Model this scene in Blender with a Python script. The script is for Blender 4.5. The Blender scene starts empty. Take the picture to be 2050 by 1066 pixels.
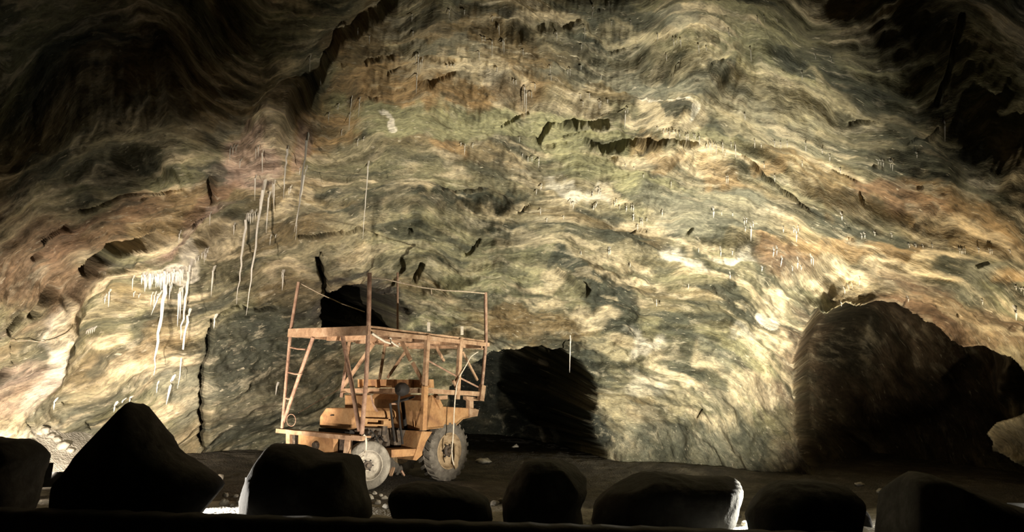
import bpy, bmesh, math, random
import numpy as np
from mathutils import Vector, Matrix
from mathutils.bvhtree import BVHTree

random.seed(7)
scn = bpy.context.scene
COL = scn.collection

# ------------------------------------------------------------------ camera
F, PITCH, ROLL, CH = 1350.0, 0.198, 0.0305, 1.5
CW, CHT = 2050, 1066
cp, sp = math.cos(PITCH), math.sin(PITCH)
cr, sr = math.cos(ROLL), math.sin(ROLL)
R0 = np.array([1, 0, 0.]); U0v = np.array([0, -sp, cp]); FW = np.array([0, cp, sp])
RT = cr * R0 + sr * U0v
UP = cr * U0v - sr * R0
CAM = np.array([0, 0, CH])
cam_d = bpy.data.cameras.new('camera'); cam = bpy.data.objects.new('camera', cam_d); COL.objects.link(cam)
cam_d.sensor_width = 36; cam_d.lens = F / CW * 36; cam_d.clip_start = 0.05; cam_d.clip_end = 200
M = Matrix(((RT[0], UP[0], -FW[0], 0), (RT[1], UP[1], -FW[1], 0), (RT[2], UP[2], -FW[2], CH), (0, 0, 0, 1)))
cam.matrix_world = M
scn.camera = cam

def ray(px, py):
    d = FW + RT * ((px - CW / 2) / F) - UP * ((py - CHT / 2) / F)
    return d
def at_y(px, py, Y):
    d = ray(px, py); return CAM + d * (Y / d[1])
def at_z(px, py, Z):
    d = ray(px, py); return CAM + d * ((Z - CH) / d[2])
def project(P):
    Q = P - CAM
    d = Q @ FW
    d = np.where(np.abs(d) < 1e-3, 1e-3, d)
    return CW / 2 + F * (Q @ RT) / d, CHT / 2 - F * (Q @ UP) / d, d

# ------------------------------------------------------------------ noise
_rs = np.random.RandomState(11)
_perm = _rs.permutation(512)
_g = _rs.rand(512) * 2 * np.pi
_gx, _gy = np.cos(_g), np.sin(_g)
def pnoise(x, y, seed=0):
    xi = np.floor(x).astype(np.int64); yi = np.floor(y).astype(np.int64)
    xf = x - xi; yf = y - yi
    u = xf * xf * xf * (xf * (xf * 6 - 15) + 10); v = yf * yf * yf * (yf * (yf * 6 - 15) + 10)
    def g(ix, iy, fx, fy):
        h = _perm[(_perm[(ix + seed * 37) & 511] + iy) & 511]
        return _gx[h] * fx + _gy[h] * fy
    a = g(xi, yi, xf, yf); b = g(xi + 1, yi, xf - 1, yf)
    c = g(xi, yi + 1, xf, yf - 1); d = g(xi + 1, yi + 1, xf - 1, yf - 1)
    return ((a * (1 - u) + b * u) * (1 - v) + (c * (1 - u) + d * u) * v) * 1.5
def fbm(x, y, octv=4, seed=0, gain=0.5):
    s = 0; a = 1.0
    for i in range(octv):
        s = s + a * pnoise(x * 2 ** i, y * 2 ** i, seed + i * 3); a *= gain
    return s
def ridge(x, y, octv=4, seed=0, gain=0.5):
    s = 0; a = 1.0
    for i in range(octv):
        s = s + a * (1 - 2 * np.abs(pnoise(x * 2 ** i, y * 2 ** i, seed + i * 3))); a *= gain
    return s
def sstep(a, b, x):
    t = np.clip((x - a) / (b - a), 0, 1); return t * t * (3 - 2 * t)

# ------------------------------------------------------------------ mesh helpers
def tag(o, label=None, cat=None, group=None, kind=None):
    if label: o['label'] = label
    if cat: o['category'] = cat
    if group: o['group'] = group
    if kind: o['kind'] = kind
    return o
def empty(name, loc=(0, 0, 0)):
    o = bpy.data.objects.new(name, None); o.empty_display_size = 0.2
    o.location = loc; COL.objects.link(o); return o
def from_np(name, V, Fq, mat=None, smooth=True):
    me = bpy.data.meshes.new(name)
    V = np.asarray(V, dtype=np.float32); Fq = np.asarray(Fq, dtype=np.int32)
    n = Fq.shape[1]
    me.vertices.add(len(V)); me.vertices.foreach_set('co', V.ravel())
    me.loops.add(Fq.size); me.loops.foreach_set('vertex_index', Fq.ravel())
    me.polygons.add(len(Fq)); me.polygons.foreach_set('loop_start', np.arange(0, Fq.size, n, dtype=np.int32))
    me.polygons.foreach_set('loop_total', np.full(len(Fq), n, dtype=np.int32))
    me.update(calc_edges=True)
    me.polygons.foreach_set('use_smooth', np.full(len(Fq), smooth))
    o = bpy.data.objects.new(name, me); COL.objects.link(o)
    if mat: me.materials.append(mat)
    return o

class MB:
    """collects boxes, beams, tubes, prisms and lathes into one mesh"""
    def __init__(s): s.v = []; s.f = []
    def add(s, vs, fs):
        n = len(s.v); s.v += [tuple(map(float, p)) for p in vs]; s.f += [tuple(i + n for i in f) for f in fs]
    def beam(s, p, q, w, h, up=(0, 0, 1), j=0.0):
        p = Vector(p); q = Vector(q); d = (q - p).normalized(); up = Vector(up)
        if abs(d.dot(up)) > 0.98: up = Vector((1, 0, 0)) if abs(d.x) < .9 else Vector((0, 1, 0))
        a = d.cross(up).normalized(); b = a.cross(d).normalized()
        n = max(2, int((q - p).length / 0.25) + 1) if j else 2
        vs = []
        for k in range(n):
            c = p.lerp(q, k / (n - 1))
            if j and 0 < k < n - 1: c = c + a * random.uniform(-j, j) + b * random.uniform(-j, j)
            for (x, y) in ((-1, -1), (1, -1), (1, 1), (-1, 1)): vs.append(c + a * x * w / 2 + b * y * h / 2)
        fs = [(3, 2, 1, 0), tuple(range(4 * (n - 1), 4 * n))]
        for k in range(n - 1):
            for i in range(4):
                fs.append((4 * k + i, 4 * k + (i + 1) % 4, 4 * k + 4 + (i + 1) % 4, 4 * k + 4 + i))
        s.add(vs, fs); return s
    def tube(s, pts, r, n=10, r2=None, cap=True):
        pts = [Vector(p) for p in pts]; m = len(pts); vs = []
        up = Vector((0.13, 0.21, 0.97))
        for k, p in enumerate(pts):
            d = (pts[min(k + 1, m - 1)] - pts[max(k - 1, 0)]).normalized()
            a = d.cross(up)
            if a.length < 0.05: a = d.cross(Vector((1, 0, 0)))
            a.normalize(); b = d.cross(a)
            rr = r if r2 is None else r + (r2 - r) * k / (m - 1)
            if callable(r): rr = r(k / (m - 1))
            for i in range(n):
                t = 2 * math.pi * i / n; vs.append(p + a * rr * math.cos(t) + b * rr * math.sin(t))
        fs = []
        for k in range(m - 1):
            for i in range(n): fs.append((n * k + i, n * k + (i + 1) % n, n * k + n + (i + 1) % n, n * k + n + i))
        if cap: fs += [tuple(range(n))[::-1], tuple(range(n * (m - 1), n * m))]
        s.add(vs, fs); return s
    def prism(s, poly, ext):
        poly = [Vector(p) for p in poly]; ext = Vector(ext); n = len(poly)
        s.add(poly + [p + ext for p in poly], [tuple(range(n))[::-1], tuple(range(n, 2 * n))] +
              [(i, (i + 1) % n, n + (i + 1) % n, n + i) for i in range(n)]); return s
    def lathe(s, c, axis, prof, n=40, closed=False):
        c = Vector(c); ax = Vector(axis).normalized(); a = ax.cross(Vector((0, 0, 1))).normalized(); b = a.cross(ax)
        vs = []
        for (r, h) in prof:
            for i in range(n):
                t = 2 * math.pi * i / n; vs.append(c + ax * h + a * r * math.cos(t) + b * r * math.sin(t))
        m = len(prof); fs = []
        for k in range(m - 1 + (1 if closed else 0)):
            k2 = (k + 1) % m
            for i in range(n): fs.append((n * k + i, n * k + (i + 1) % n, n * k2 + (i + 1) % n, n * k2 + i))
        s.add(vs, fs); return s
    def build(s, name, mat, parent=None, smooth=False, bevel=0.0, origin=None):
        me = bpy.data.meshes.new(name)
        off = Vector((0, 0, 0))
        if parent is not None: off = parent.matrix_world.translation.copy() if False else WORLD.get(parent.name, Vector((0, 0, 0)))
        if origin is not None: org = Vector(origin)
        else: org = off.copy() if parent is not None else Vector((0, 0, 0))
        me.from_pydata([tuple(Vector(v) - org) for v in s.v], [], s.f)
        bm = bmesh.new(); bm.from_mesh(me); bmesh.ops.recalc_face_normals(bm, faces=bm.faces); bm.to_mesh(me); bm.free()
        if smooth:
            me.polygons.foreach_set('use_smooth', [True] * len(me.polygons))
            try: me.set_sharp_from_angle(angle=math.radians(40))
            except Exception: pass
        o = bpy.data.objects.new(name, me); COL.objects.link(o)
        o.location = org - off
        WORLD[o.name] = org
        if mat: me.materials.append(mat)
        if parent is not None: o.parent = parent
        if bevel:
            m = o.modifiers.new('bevel', 'BEVEL'); m.width = bevel; m.segments = 2; m.limit_method = 'ANGLE'
        return o
WORLD = {}

# ------------------------------------------------------------------ materials
def mat_new(name):
    m = bpy.data.materials.new(name); m.use_nodes = True
    nt = m.node_tree; nt.nodes.clear()
    out = nt.nodes.new('ShaderNodeOutputMaterial'); b = nt.nodes.new('ShaderNodeBsdfPrincipled')
    nt.links.new(b.outputs[0], out.inputs[0])
    return m, nt, b
def N(nt, t, **kw):
    n = nt.nodes.new(t)
    for k, v in kw.items():
        if k in n.inputs: n.inputs[k].default_value = v
        else: setattr(n, k, v)
    return n
def ramp(nt, fac, stops):
    r = nt.nodes.new('ShaderNodeValToRGB'); e = r.color_ramp.elements
    while len(e) < len(stops): e.new(0.5)
    for i, (p, c) in enumerate(stops):
        e[i].position = p; e[i].color = (*c, 1) if len(c) == 3 else c
    nt.links.new(fac, r.inputs[0]); return r.outputs[0]
def mixc(nt, fac, a, b, mode='MIX'):
    n = nt.nodes.new('ShaderNodeMix'); n.data_type = 'RGBA'; n.blend_type = mode
    for s, x in ((n.inputs[0], fac), (n.inputs[6], a), (n.inputs[7], b)):
        if hasattr(x, 'is_linked'): nt.links.new(x, s)
        else: s.default_value = x if not isinstance(x, tuple) or len(x) == 4 else (*x, 1)
    return n.outputs[2]
def noisy_mat(name, base, dark, light, scale=6.0, rough=0.8, bump=0.15, metal=0.0, stretch=(1, 1, 1), coat=0.0):
    m, nt, b = mat_new(name)
    tc = N(nt, 'ShaderNodeTexCoord'); mp = N(nt, 'ShaderNodeMapping'); mp.inputs['Scale'].default_value = stretch
    nt.links.new(tc.outputs['Object'], mp.inputs[0])
    n1 = N(nt, 'ShaderNodeTexNoise', Scale=scale, Detail=6.0, Roughness=0.62, Distortion=0.4)
    n2 = N(nt, 'ShaderNodeTexNoise', Scale=scale * 6, Detail=4.0, Roughness=0.6)
    nt.links.new(mp.outputs[0], n1.inputs['Vector']); nt.links.new(mp.outputs[0], n2.inputs['Vector'])
    c = ramp(nt, n1.outputs[0], [(0.3, dark), (0.5, base), (0.72, light)])
    c = mixc(nt, 0.35, c, ramp(nt, n2.outputs[0], [(0.3, (0.45, 0.45, 0.45)), (0.6, (1, 1, 1))]), 'MULTIPLY')
    nt.links.new(c, b.inputs['Base Color'])
    b.inputs['Roughness'].default_value = rough; b.inputs['Metallic'].default_value = metal
    bp = N(nt, 'ShaderNodeBump', Strength=bump, Distance=0.02)
    nt.links.new(n2.outputs[0], bp.inputs['Height']); nt.links.new(bp.outputs[0], b.inputs['Normal'])
    return m
# ------------------------------------------------------------------ cave wall and vault
NT, NR = 1150, 520
TH = np.radians(np.concatenate([np.linspace(-80, -50, 60, endpoint=False), np.linspace(-50, 52, NT - 110, endpoint=False), np.linspace(52, 82, 50)]))
NTT = len(TH)
TT = np.linspace(0.0, math.radians(78), NR)
YC = 2.0
Rk = np.interp(np.degrees(TH), [-80, -60, -46, -38, -28, -15, -5, 8, 16, 26, 36, 48, 60, 82],
               [12.0, 12.0, 12.2, 13.0, 14.3, 15.0, 15.2, 15.0, 14.5, 14.0, 14.2, 14.2, 13.5, 12])
Rk = np.convolve(np.pad(Rk, 40, mode='edge'), np.ones(81) / 81, 'valid')
NP = 2.35
th, tt = np.meshgrid(TH, TT, indexing='xy')       # rows: t
Rg = np.broadcast_to(Rk, th.shape)
Hh = 9.4
rr = Rg * np.cos(tt) ** (2 / NP); zz = Hh * np.sin(tt) ** (2 / NP) - 0.35
base = np.stack([rr * np.sin(th), YC + rr * np.cos(th), zz], -1)
# outward normals by differences
def normals(P):
    du = np.gradient(P, axis=1); dv = np.gradient(P, axis=0)
    n = np.cross(dv, du); n /= (np.linalg.norm(n, axis=-1, keepdims=True) + 1e-9)
    return n
nrm = normals(base)
if (nrm[100, NTT // 2] @ np.array([0, 1, 0])) < 0: nrm = -nrm
# unwrapped strata coordinates
arc = np.concatenate([np.zeros((1, NTT)), np.cumsum(np.linalg.norm(np.diff(base, axis=0), axis=-1), 0)], 0)
Uw = th * 14.3; Vw = arc
wx = fbm(Uw * 0.16, Vw * 0.16, 3, 1); wy = fbm(Uw * 0.16 + 9, Vw * 0.16, 3, 5)
cu, cv = -1.0, -3.2
du_ = (Uw - cu + 0.45 * wx) * 0.86; dv_ = (Vw - cv + 0.45 * wy) * 1.06
rho = np.hypot(du_, dv_); phi = np.arctan2(dv_, du_)
S = phi * 9.0                                        # along the foliation, metres
w2 = fbm(Uw * 0.5, Vw * 0.5, 3, 21)
rho = rho + 0.16 * w2 + 0.035 * fbm(Uw * 1.6, Vw * 1.6, 3, 25)
low = fbm(Uw * 0.17 + 3.1, Vw * 0.17 + 1.7, 3, 31)
mid = fbm(rho * 0.55, S * 0.16, 4, 41)
P1 = base + nrm * (0.62 * low + 0.30 * mid)[..., None]
u, v, dep = project(P1.reshape(-1, 3))
u = u.reshape(th.shape); v = v.reshape(th.shape); dep = dep.reshape(th.shape)
front = dep > 1.0
u = np.where(front, u, -9999); v = np.where(front, v, -9999)
jx = 14 * fbm(Uw * 1.1, Vw * 1.1, 4, 51); jy = 14 * fbm(Uw * 1.1, Vw * 1.1, 4, 57)
ju, jv = u + jx, v + jy                               # ragged outlines
rg_x = 5 * fbm(Uw * 3.0, Vw * 3.0, 4, 91); rg_y = 5 * fbm(Uw * 3.0, Vw * 3.0, 4, 93)

def sd_poly(u, v, pts):
    d2 = np.full(u.shape, 1e12); ins = np.zeros(u.shape, bool); n = len(pts)
    for i in range(n):
        x1, y1 = pts[i]; x2, y2 = pts[(i + 1) % n]
        ex, ey = x2 - x1, y2 - y1
        t = np.clip(((u - x1) * ex + (v - y1) * ey) / (ex * ex + ey * ey + 1e-9), 0, 1)
        d2 = np.minimum(d2, (u - x1 - t * ex) ** 2 + (v - y1 - t * ey) ** 2)
        if y1 != y2:
            c = ((y1 > v) != (y2 > v)) & (u < (x2 - x1) * (v - y1) / (y2 - y1) + x1)
            ins ^= c
    d = np.sqrt(d2); return np.where(ins, d, -d)      # positive inside
def sd_line(u, v, pts):
    """distance to a polyline, side (positive = above / left in the view), fraction along"""
    d2 = np.full(u.shape, 1e12); side = np.zeros(u.shape); fr = np.zeros(u.shape); n = len(pts) - 1
    for i in range(n):
        x1, y1 = pts[i]; x2, y2 = pts[i + 1]
        ex, ey = x2 - x1, y2 - y1; L = math.hypot(ex, ey) + 1e-9
        t = np.clip(((u - x1) * ex + (v - y1) * ey) / (L * L), 0, 1)
        q = (u - x1 - t * ex) ** 2 + (v - y1 - t * ey) ** 2
        m = q < d2
        d2 = np.where(m, q, d2)
        side = np.where(m, (ex * (v - y1) - ey * (u - x1)) / L, side); fr = np.where(m, (i + t) / n, fr)
    return np.sqrt(d2), -side, fr

# fine ledges following the foliation
led = rho * 1.9 + 0.5 * fbm(Uw * 0.8, Vw * 0.8, 3, 61)
saw = (led % 1.0); saw = np.where(saw < 0.88, saw / 0.88, (1 - saw) / 0.12)
amp = np.clip(0.5 + 1.1 * fbm(Uw * 0.35, Vw * 0.35, 3, 67), 0, 1.4)
D = 0.085 * amp * (saw - 0.5)
D += 0.10 * ridge(rho * 0.9, S * 0.4, 3, 73) + 0.13 * fbm(rho * 1.7, S * 0.5, 4, 71) + 0.05 * fbm(rho * 5, S * 1.4, 3, 75)
D += 0.035 * ridge(Uw * 2.2, Vw * 2.2, 3, 79) * np.clip(fbm(Uw * 0.4, Vw * 0.4, 2, 83) + 0.3, 0, 1)
D += 0.018 * fbm(Uw * 8, Vw * 8, 2, 87)
DIR = np.zeros(base.shape)                            # extra horizontal push for openings

def bump_(cx, cy, rx, ry, ang, depth, p=2.0):
    a = math.radians(ang); x = ju - cx; y = jv - cy
    X = (x * math.cos(a) + y * math.sin(a)) / rx; Y = (-x * math.sin(a) + y * math.cos(a)) / ry
    return depth * np.exp(-(np.abs(X) ** p + np.abs(Y) ** p))
def crack(pts, w, depth, up=0.0, updepth=0.0):
    global D
    ln = sum(math.hypot(pts[i + 1][0] - pts[i][0], pts[i + 1][1] - pts[i][1]) for i in range(len(pts) - 1))
    if ln < 48: w *= 0.72; depth *= 0.6
    d, s, fr = sd_line(u + 0.55 * rg_x, v + 0.55 * rg_y, pts)
    end = sstep(0, 0.08, fr) * sstep(1, 0.92, fr)
    w = w * (0.75 + 0.35 * fbm(Uw * 2.0, Vw * 2.0, 2, 151)); D = D + depth * sstep(w * 1.25, w * 0.3, d) * end
    if up:
        D = D + updepth * np.where((s > 0), np.exp(-d / up), 0) * end * sstep(0, 14, s)

# big forms: (cx, cy, rx, ry, angle, depth)  positive = hollow, negative = swelling
for a in ((870, 165, 220, 60, 4, 0.15), (1000, 150, 90, 40, 25, 0.25), (985, 200, 80, 40, 25, -0.2), (880, 235, 170, 30, 3, -0.1), (1370, 345, 130, 35, 18, -0.35),
          (1250, 215, 140, 25, 5, 0.25), (700, 200, 60, 70, -50, 0.35), (560, 250, 40, 90, 40, 0.8), (470, 330, 60, 60, 0, -0.3),
          (1080, 90, 70, 22, 0, -0.25), (1045, 75, 60, 18, 20, 0.35), (1560, 360, 70, 30, 25, -0.25), (1700, 560, 120, 35, -8, -0.35),
          (1650, 370, 90, 30, 25, 0.25), (1500, 480, 100, 30, 20, 0.25), (1300, 560, 120, 30, 20, -0.2), (1180, 560, 80, 26, 50, 0.3),
          (1240, 640, 30, 50, 25, 0.3), (1430, 640, 60, 80, 40, 0.25), (1330, 740, 90, 40, 35, -0.25), (1560, 820, 40, 120, 80, 0.2),
          (900, 400, 120, 22, 2, 0.25), (760, 430, 140, 26, -8, 0.22), (330, 480, 130, 24, -28, -0.35), (250, 600, 120, 24, -38, 0.2),
          (340, 560, 70, 14, -12, -0.18), (110, 700, 30, 120, 12, -0.35), (180, 700, 40, 150, 20, 0.3), (60, 560, 80, 60, -40, 0.35),
          (330, 365, 60, 26, -5, -0.3), (240, 330, 120, 26, -20, 0.4), (1200, 700, 50, 120, -15, -0.35), (1480, 330, 140, 30, 20, 0.2),
          (1860, 470, 150, 40, 12, -0.35), (1960, 340, 60, 60, 55, -0.25), (1840, 330, 90, 30, 40, 0.4), (1640, 210, 70, 30, 25, 0.3),
          (1330, 160, 60, 24, 15, -0.2), (1450, 165, 50, 30, 30, 0.4), (1360, 80, 80, 40, 30, 0.25), (560, 560, 90, 50, 0, 0.3), (880, 590, 120, 30, -6, -0.25)):
    D = D + bump_(*a)

# cracks, dark slots and grooves standing for post shadows: polyline, half width px, depth m, set-back above the lip
for c in (([(1068, 300), (1078, 288), (1092, 272), (1100, 256), (1140, 256), (1180, 257), (1205, 254), (1222, 252)], 8, 0.9),
          ([(1165, 290), (1185, 300), (1215, 300), (1240, 293), (1270, 286), (1310, 291), (1350, 290), (1400, 296)], 7.5, 0.8),
          ([(1090, 306), (1110, 300), (1135, 296)], 3, 0.3), ([(1120, 284), (1150, 274), (1172, 268)], 4, 0.3),
          ([(1200, 308), (1225, 314), (1240, 310)], 3, 0.3), ([(1000, 252), (1025, 242), (1060, 230)], 4, 0.25),
          ([(730, 148), (760, 135), (790, 130)], 7, 0.3), ([(820, 140), (850, 135), (895, 134), (935, 142), (975, 150)], 5, 0.25),
          ([(680, 168), (720, 158), (745, 156)], 5, 0.2), ([(822, 192), (860, 186), (890, 175), (912, 168)], 5, 0.25), ([(737, 219), (757, 213)], 4, 0.35),
          ([(790, 199), (812, 197)], 3, 0.3), ([(775, 175), (795, 160), (805, 150)], 4, 0.3),
          ([(1070, 68), (1100, 64), (1140, 60), (1165, 48)], 5, 0.2), ([(1190, 20), (1230, 18)], 6, 0.2), ([(1215, 113), (1250, 108)], 8, 0.35),
          ([(1305, 92), (1325, 97), (1340, 90)], 4, 0.3), ([(1415, 160), (1430, 150), (1445, 145)], 5, 0.35), ([(1340, 155), (1360, 140)], 4, 0.3),
          ([(1480, 318), (1510, 340), (1550, 370), (1590, 398), (1622, 428)], 5, 0.4), ([(1665, 346), (1690, 358), (1716, 370)], 5, 0.45),
          ([(1745, 340), (1770, 347)], 4, 0.4), ([(1722, 388), (1730, 412)], 4, 0.25), ([(1835, 387), (1850, 390)], 6, 0.3), ([(1697, 455), (1702, 460)], 5, 0.3), ([(1695, 476), (1712, 484)], 4, 0.3),
          ([(1950, 540), (1980, 525)], 7, 0.35), ([(1920, 120), (1890, 190), (1870, 230)], 8, 0.3), ([(1815, 320), (1850, 300), (1880, 260)], 4, 0.3),
          ([(1700, 258), (1730, 250), (1760, 252)], 6, 0.3), ([(1370, 480), (1385, 470)], 4, 0.4), ([(1255, 474), (1275, 466), (1295, 468)], 4, 0.35), ([(880, 405), (930, 404), (965, 402)], 5, 0.35),
          ([(930, 520), (948, 500), (962, 480)], 4, 0.35), ([(1035, 430), (1062, 412)], 3, 0.25), ([(690, 480), (720, 470), (760, 476)], 4, 0.3), ([(600, 487), (640, 478), (690, 470)], 4, 0.35),
          ([(170, 553), (200, 530), (228, 505), (265, 500), (300, 488), (330, 474)], 15, 1.3), ([(385, 455), (405, 447), (418, 442)], 7, 0.5),
          ([(78, 645), (95, 620), (115, 598), (130, 578)], 8, 0.7), ([(15, 670), (40, 650), (68, 632)], 10, 0.5), ([(95, 495), (120, 478), (150, 462)], 9, 0.6), ([(90, 535), (105, 518)], 8, 0.5), ([(165, 432), (200, 422), (250, 395), (290, 388), (375, 380)], 6, 0.55),
          ([(285, 405), (300, 400)], 6, 0.4), ([(0, 780), (15, 755), (30, 742)], 10, 0.6), ([(38, 735), (42, 690)], 4, 0.3),
          ([(420, 345), (425, 380), (430, 420)], 9, 0.35), ([(410, 900), (408, 840), (408, 790), (418, 740), (422, 690), (432, 640)], 7, 0.9), ([(408, 880), (410, 830), (410, 800)], 11, 0.8),
          ([(437, 640), (470, 620), (520, 628), (560, 622)], 4, 0.3), ([(70, 840), (76, 860), (90, 880)], 6, 0.4), ([(100, 850), (125, 870), (145, 888)], 6, 0.4), ([(180, 845), (200, 862), (215, 852)], 6, 0.4),
          ([(150, 812), (165, 806)], 5, 0.3), ([(690, 70), (680, 85), (676, 100)], 6, 0.5),
          ([(640, 522), (650, 560), (655, 600)], 9, 0.7), ([(643, 515), (650, 520)], 9, 0.6), ([(816, 470), (826, 468)], 9, 0.5), ([(848, 535), (838, 555), (828, 570)], 9, 0.5),  # grooves cut in the shape of the platform posts' shadows
          ([(1090, 740), (1140, 690)], 5, 0.0), ([(1110, 545), (1150, 570), (1180, 590)], 10, 0.35), ([(1390, 840), (1400, 820)], 6, 0.3), ([(1420, 580), (1430, 594)], 5, 0.4), ([(1302, 607), (1318, 612)], 5, 0.4)):
    crack(*c)
# set-back benches: the rock above the line stands further back
for pts, up, dp in (([(560, 330), (600, 255), (650, 200), (690, 120), (740, 60), (800, 25), (900, 20)], 40, 0.5), ([(130, 630), (190, 560), (280, 545), (420, 500), (500, 420)], 40, 0.35),
                    ([(1450, 290), (1560, 340), (1640, 420)], 30, 0.25), ([(830, 590), (900, 580), (960, 575), (1040, 600)], 30, 0.25),
                    ([(1330, 540), (1400, 575), (1470, 590)], 20, 0.2), ([(650, 420), (760, 405), (900, 420), (1030, 440)], 22, 0.18)):
    crack(pts, 1, 0.0, up, dp)

def opening(poly, depth, d3, soft=8, grow=60, rag=1.0, apex=(2.2, 7.0, 1.0)):
    """hollow out the rock inside an outline: steep at the rim, deepening inwards"""
    global DIR
    s = sd_poly(u + rg_x * rag, v + rg_y * rag, poly)
    k = sstep(-soft * 0.5, soft * 0.5, s) * 0.45 + 0.55 * sstep(0, grow, s)
    if d3 is None:                                    # the hollow widens inwards
        q = P1 - np.array(apex); q = q / np.linalg.norm(q, axis=-1, keepdims=True)
    else: q = np.array(d3)
    DIR = DIR + (depth * k)[..., None] * q
    return s
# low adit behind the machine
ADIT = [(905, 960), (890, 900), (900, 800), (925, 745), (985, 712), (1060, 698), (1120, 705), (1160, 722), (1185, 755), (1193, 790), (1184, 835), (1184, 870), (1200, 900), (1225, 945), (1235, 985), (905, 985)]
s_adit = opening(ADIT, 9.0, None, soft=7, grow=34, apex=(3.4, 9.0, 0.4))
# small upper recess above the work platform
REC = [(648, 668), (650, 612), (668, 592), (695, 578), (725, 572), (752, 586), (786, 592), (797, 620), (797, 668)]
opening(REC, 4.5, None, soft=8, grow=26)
# right-hand tunnel: a sharp left rim, its back wall coming forward again to the right
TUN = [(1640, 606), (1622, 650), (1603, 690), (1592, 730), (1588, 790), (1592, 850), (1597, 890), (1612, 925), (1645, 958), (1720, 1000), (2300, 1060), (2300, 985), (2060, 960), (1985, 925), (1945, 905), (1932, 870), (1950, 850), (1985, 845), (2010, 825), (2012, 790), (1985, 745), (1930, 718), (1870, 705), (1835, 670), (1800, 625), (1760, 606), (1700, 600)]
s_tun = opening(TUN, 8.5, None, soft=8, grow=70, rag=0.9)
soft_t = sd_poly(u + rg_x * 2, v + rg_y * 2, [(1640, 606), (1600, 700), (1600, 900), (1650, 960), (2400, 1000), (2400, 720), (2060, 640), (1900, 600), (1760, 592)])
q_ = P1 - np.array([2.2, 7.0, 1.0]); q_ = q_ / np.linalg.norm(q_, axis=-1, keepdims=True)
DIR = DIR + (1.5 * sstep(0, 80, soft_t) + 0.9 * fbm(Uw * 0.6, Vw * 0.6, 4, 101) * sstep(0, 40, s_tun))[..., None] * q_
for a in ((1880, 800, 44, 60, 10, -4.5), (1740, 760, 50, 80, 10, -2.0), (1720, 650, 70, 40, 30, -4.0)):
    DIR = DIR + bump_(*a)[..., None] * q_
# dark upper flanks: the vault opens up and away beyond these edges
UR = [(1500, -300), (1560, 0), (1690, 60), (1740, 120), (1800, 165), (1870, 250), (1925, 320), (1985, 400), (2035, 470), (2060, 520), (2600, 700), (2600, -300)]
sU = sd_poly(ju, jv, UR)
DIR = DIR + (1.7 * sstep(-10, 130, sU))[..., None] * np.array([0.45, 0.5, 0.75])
UL = [(560, -300), (545, 30), (505, 90), (440, 175), (400, 250), (300, 285), (150, 330), (-200, 360), (-600, 340), (-600, -300)]
sL = sd_poly(ju, jv, UL)
DIR = DIR + (1.8 * sstep(-10, 120, sL))[..., None] * np.array([-0.4, 0.5, 0.8])
P = P1 + nrm * D[..., None] + DIR

# ---- pigment of the rock (mineral colours, with some lamp highlights and shade painted in)
OL = (0.160, 0.149, 0.095); DK = (0.048, 0.053, 0.040); PT = (0.36, 0.32, 0.21); OC = (0.33, 0.225, 0.115); GR = (0.27, 0.265, 0.155)
RB = (0.20, 0.125, 0.08); WH = (0.72, 0.68, 0.58); PK = (0.36, 0.27, 0.22); BR = (0.17, 0.125, 0.065); CR = (0.56, 0.48, 0.33); GG = (0.19, 0.19, 0.145)
PIG = np.empty(base.shape); PIG[:] = OL
def lay(c, w):
    global PIG
    w = np.clip(w, 0, 1)[..., None]; PIG = PIG * (1 - w) + np.array(c) * w
# large drifting bands along the foliation
b1 = fbm(rho * 0.55 + 2, S * 0.14, 4, 111); b2 = fbm(rho * 1.1 + 7, S * 0.22 + 3, 4, 117); b3 = fbm(rho * 2.3 + 1, S * 0.5 + 8, 4, 123); b4 = fbm(rho * 0.9, S * 0.25 + 20, 3, 129)
lay(PT, 0.75 * sstep(0.05, 0.6, b1)); lay(DK, 0.85 * sstep(0.05, 0.55, -b2)); lay(GR, 0.5 * sstep(0.1, 0.6, b4))
lay(CR, 0.8 * sstep(0.28, 0.62, b3)); lay(BR, 0.6 * sstep(0.15, 0.6, -b4)); lay(DK, 0.8 * sstep(0.25, 0.6, -b3))
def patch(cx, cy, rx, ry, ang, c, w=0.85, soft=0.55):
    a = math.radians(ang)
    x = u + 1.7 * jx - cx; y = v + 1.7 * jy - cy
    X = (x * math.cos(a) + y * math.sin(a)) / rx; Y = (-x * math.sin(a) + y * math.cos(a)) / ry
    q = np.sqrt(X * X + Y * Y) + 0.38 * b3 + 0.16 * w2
    lay(c, w * sstep(1.08 + soft * 0.55, 1.08 - soft * 0.55, q))
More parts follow.
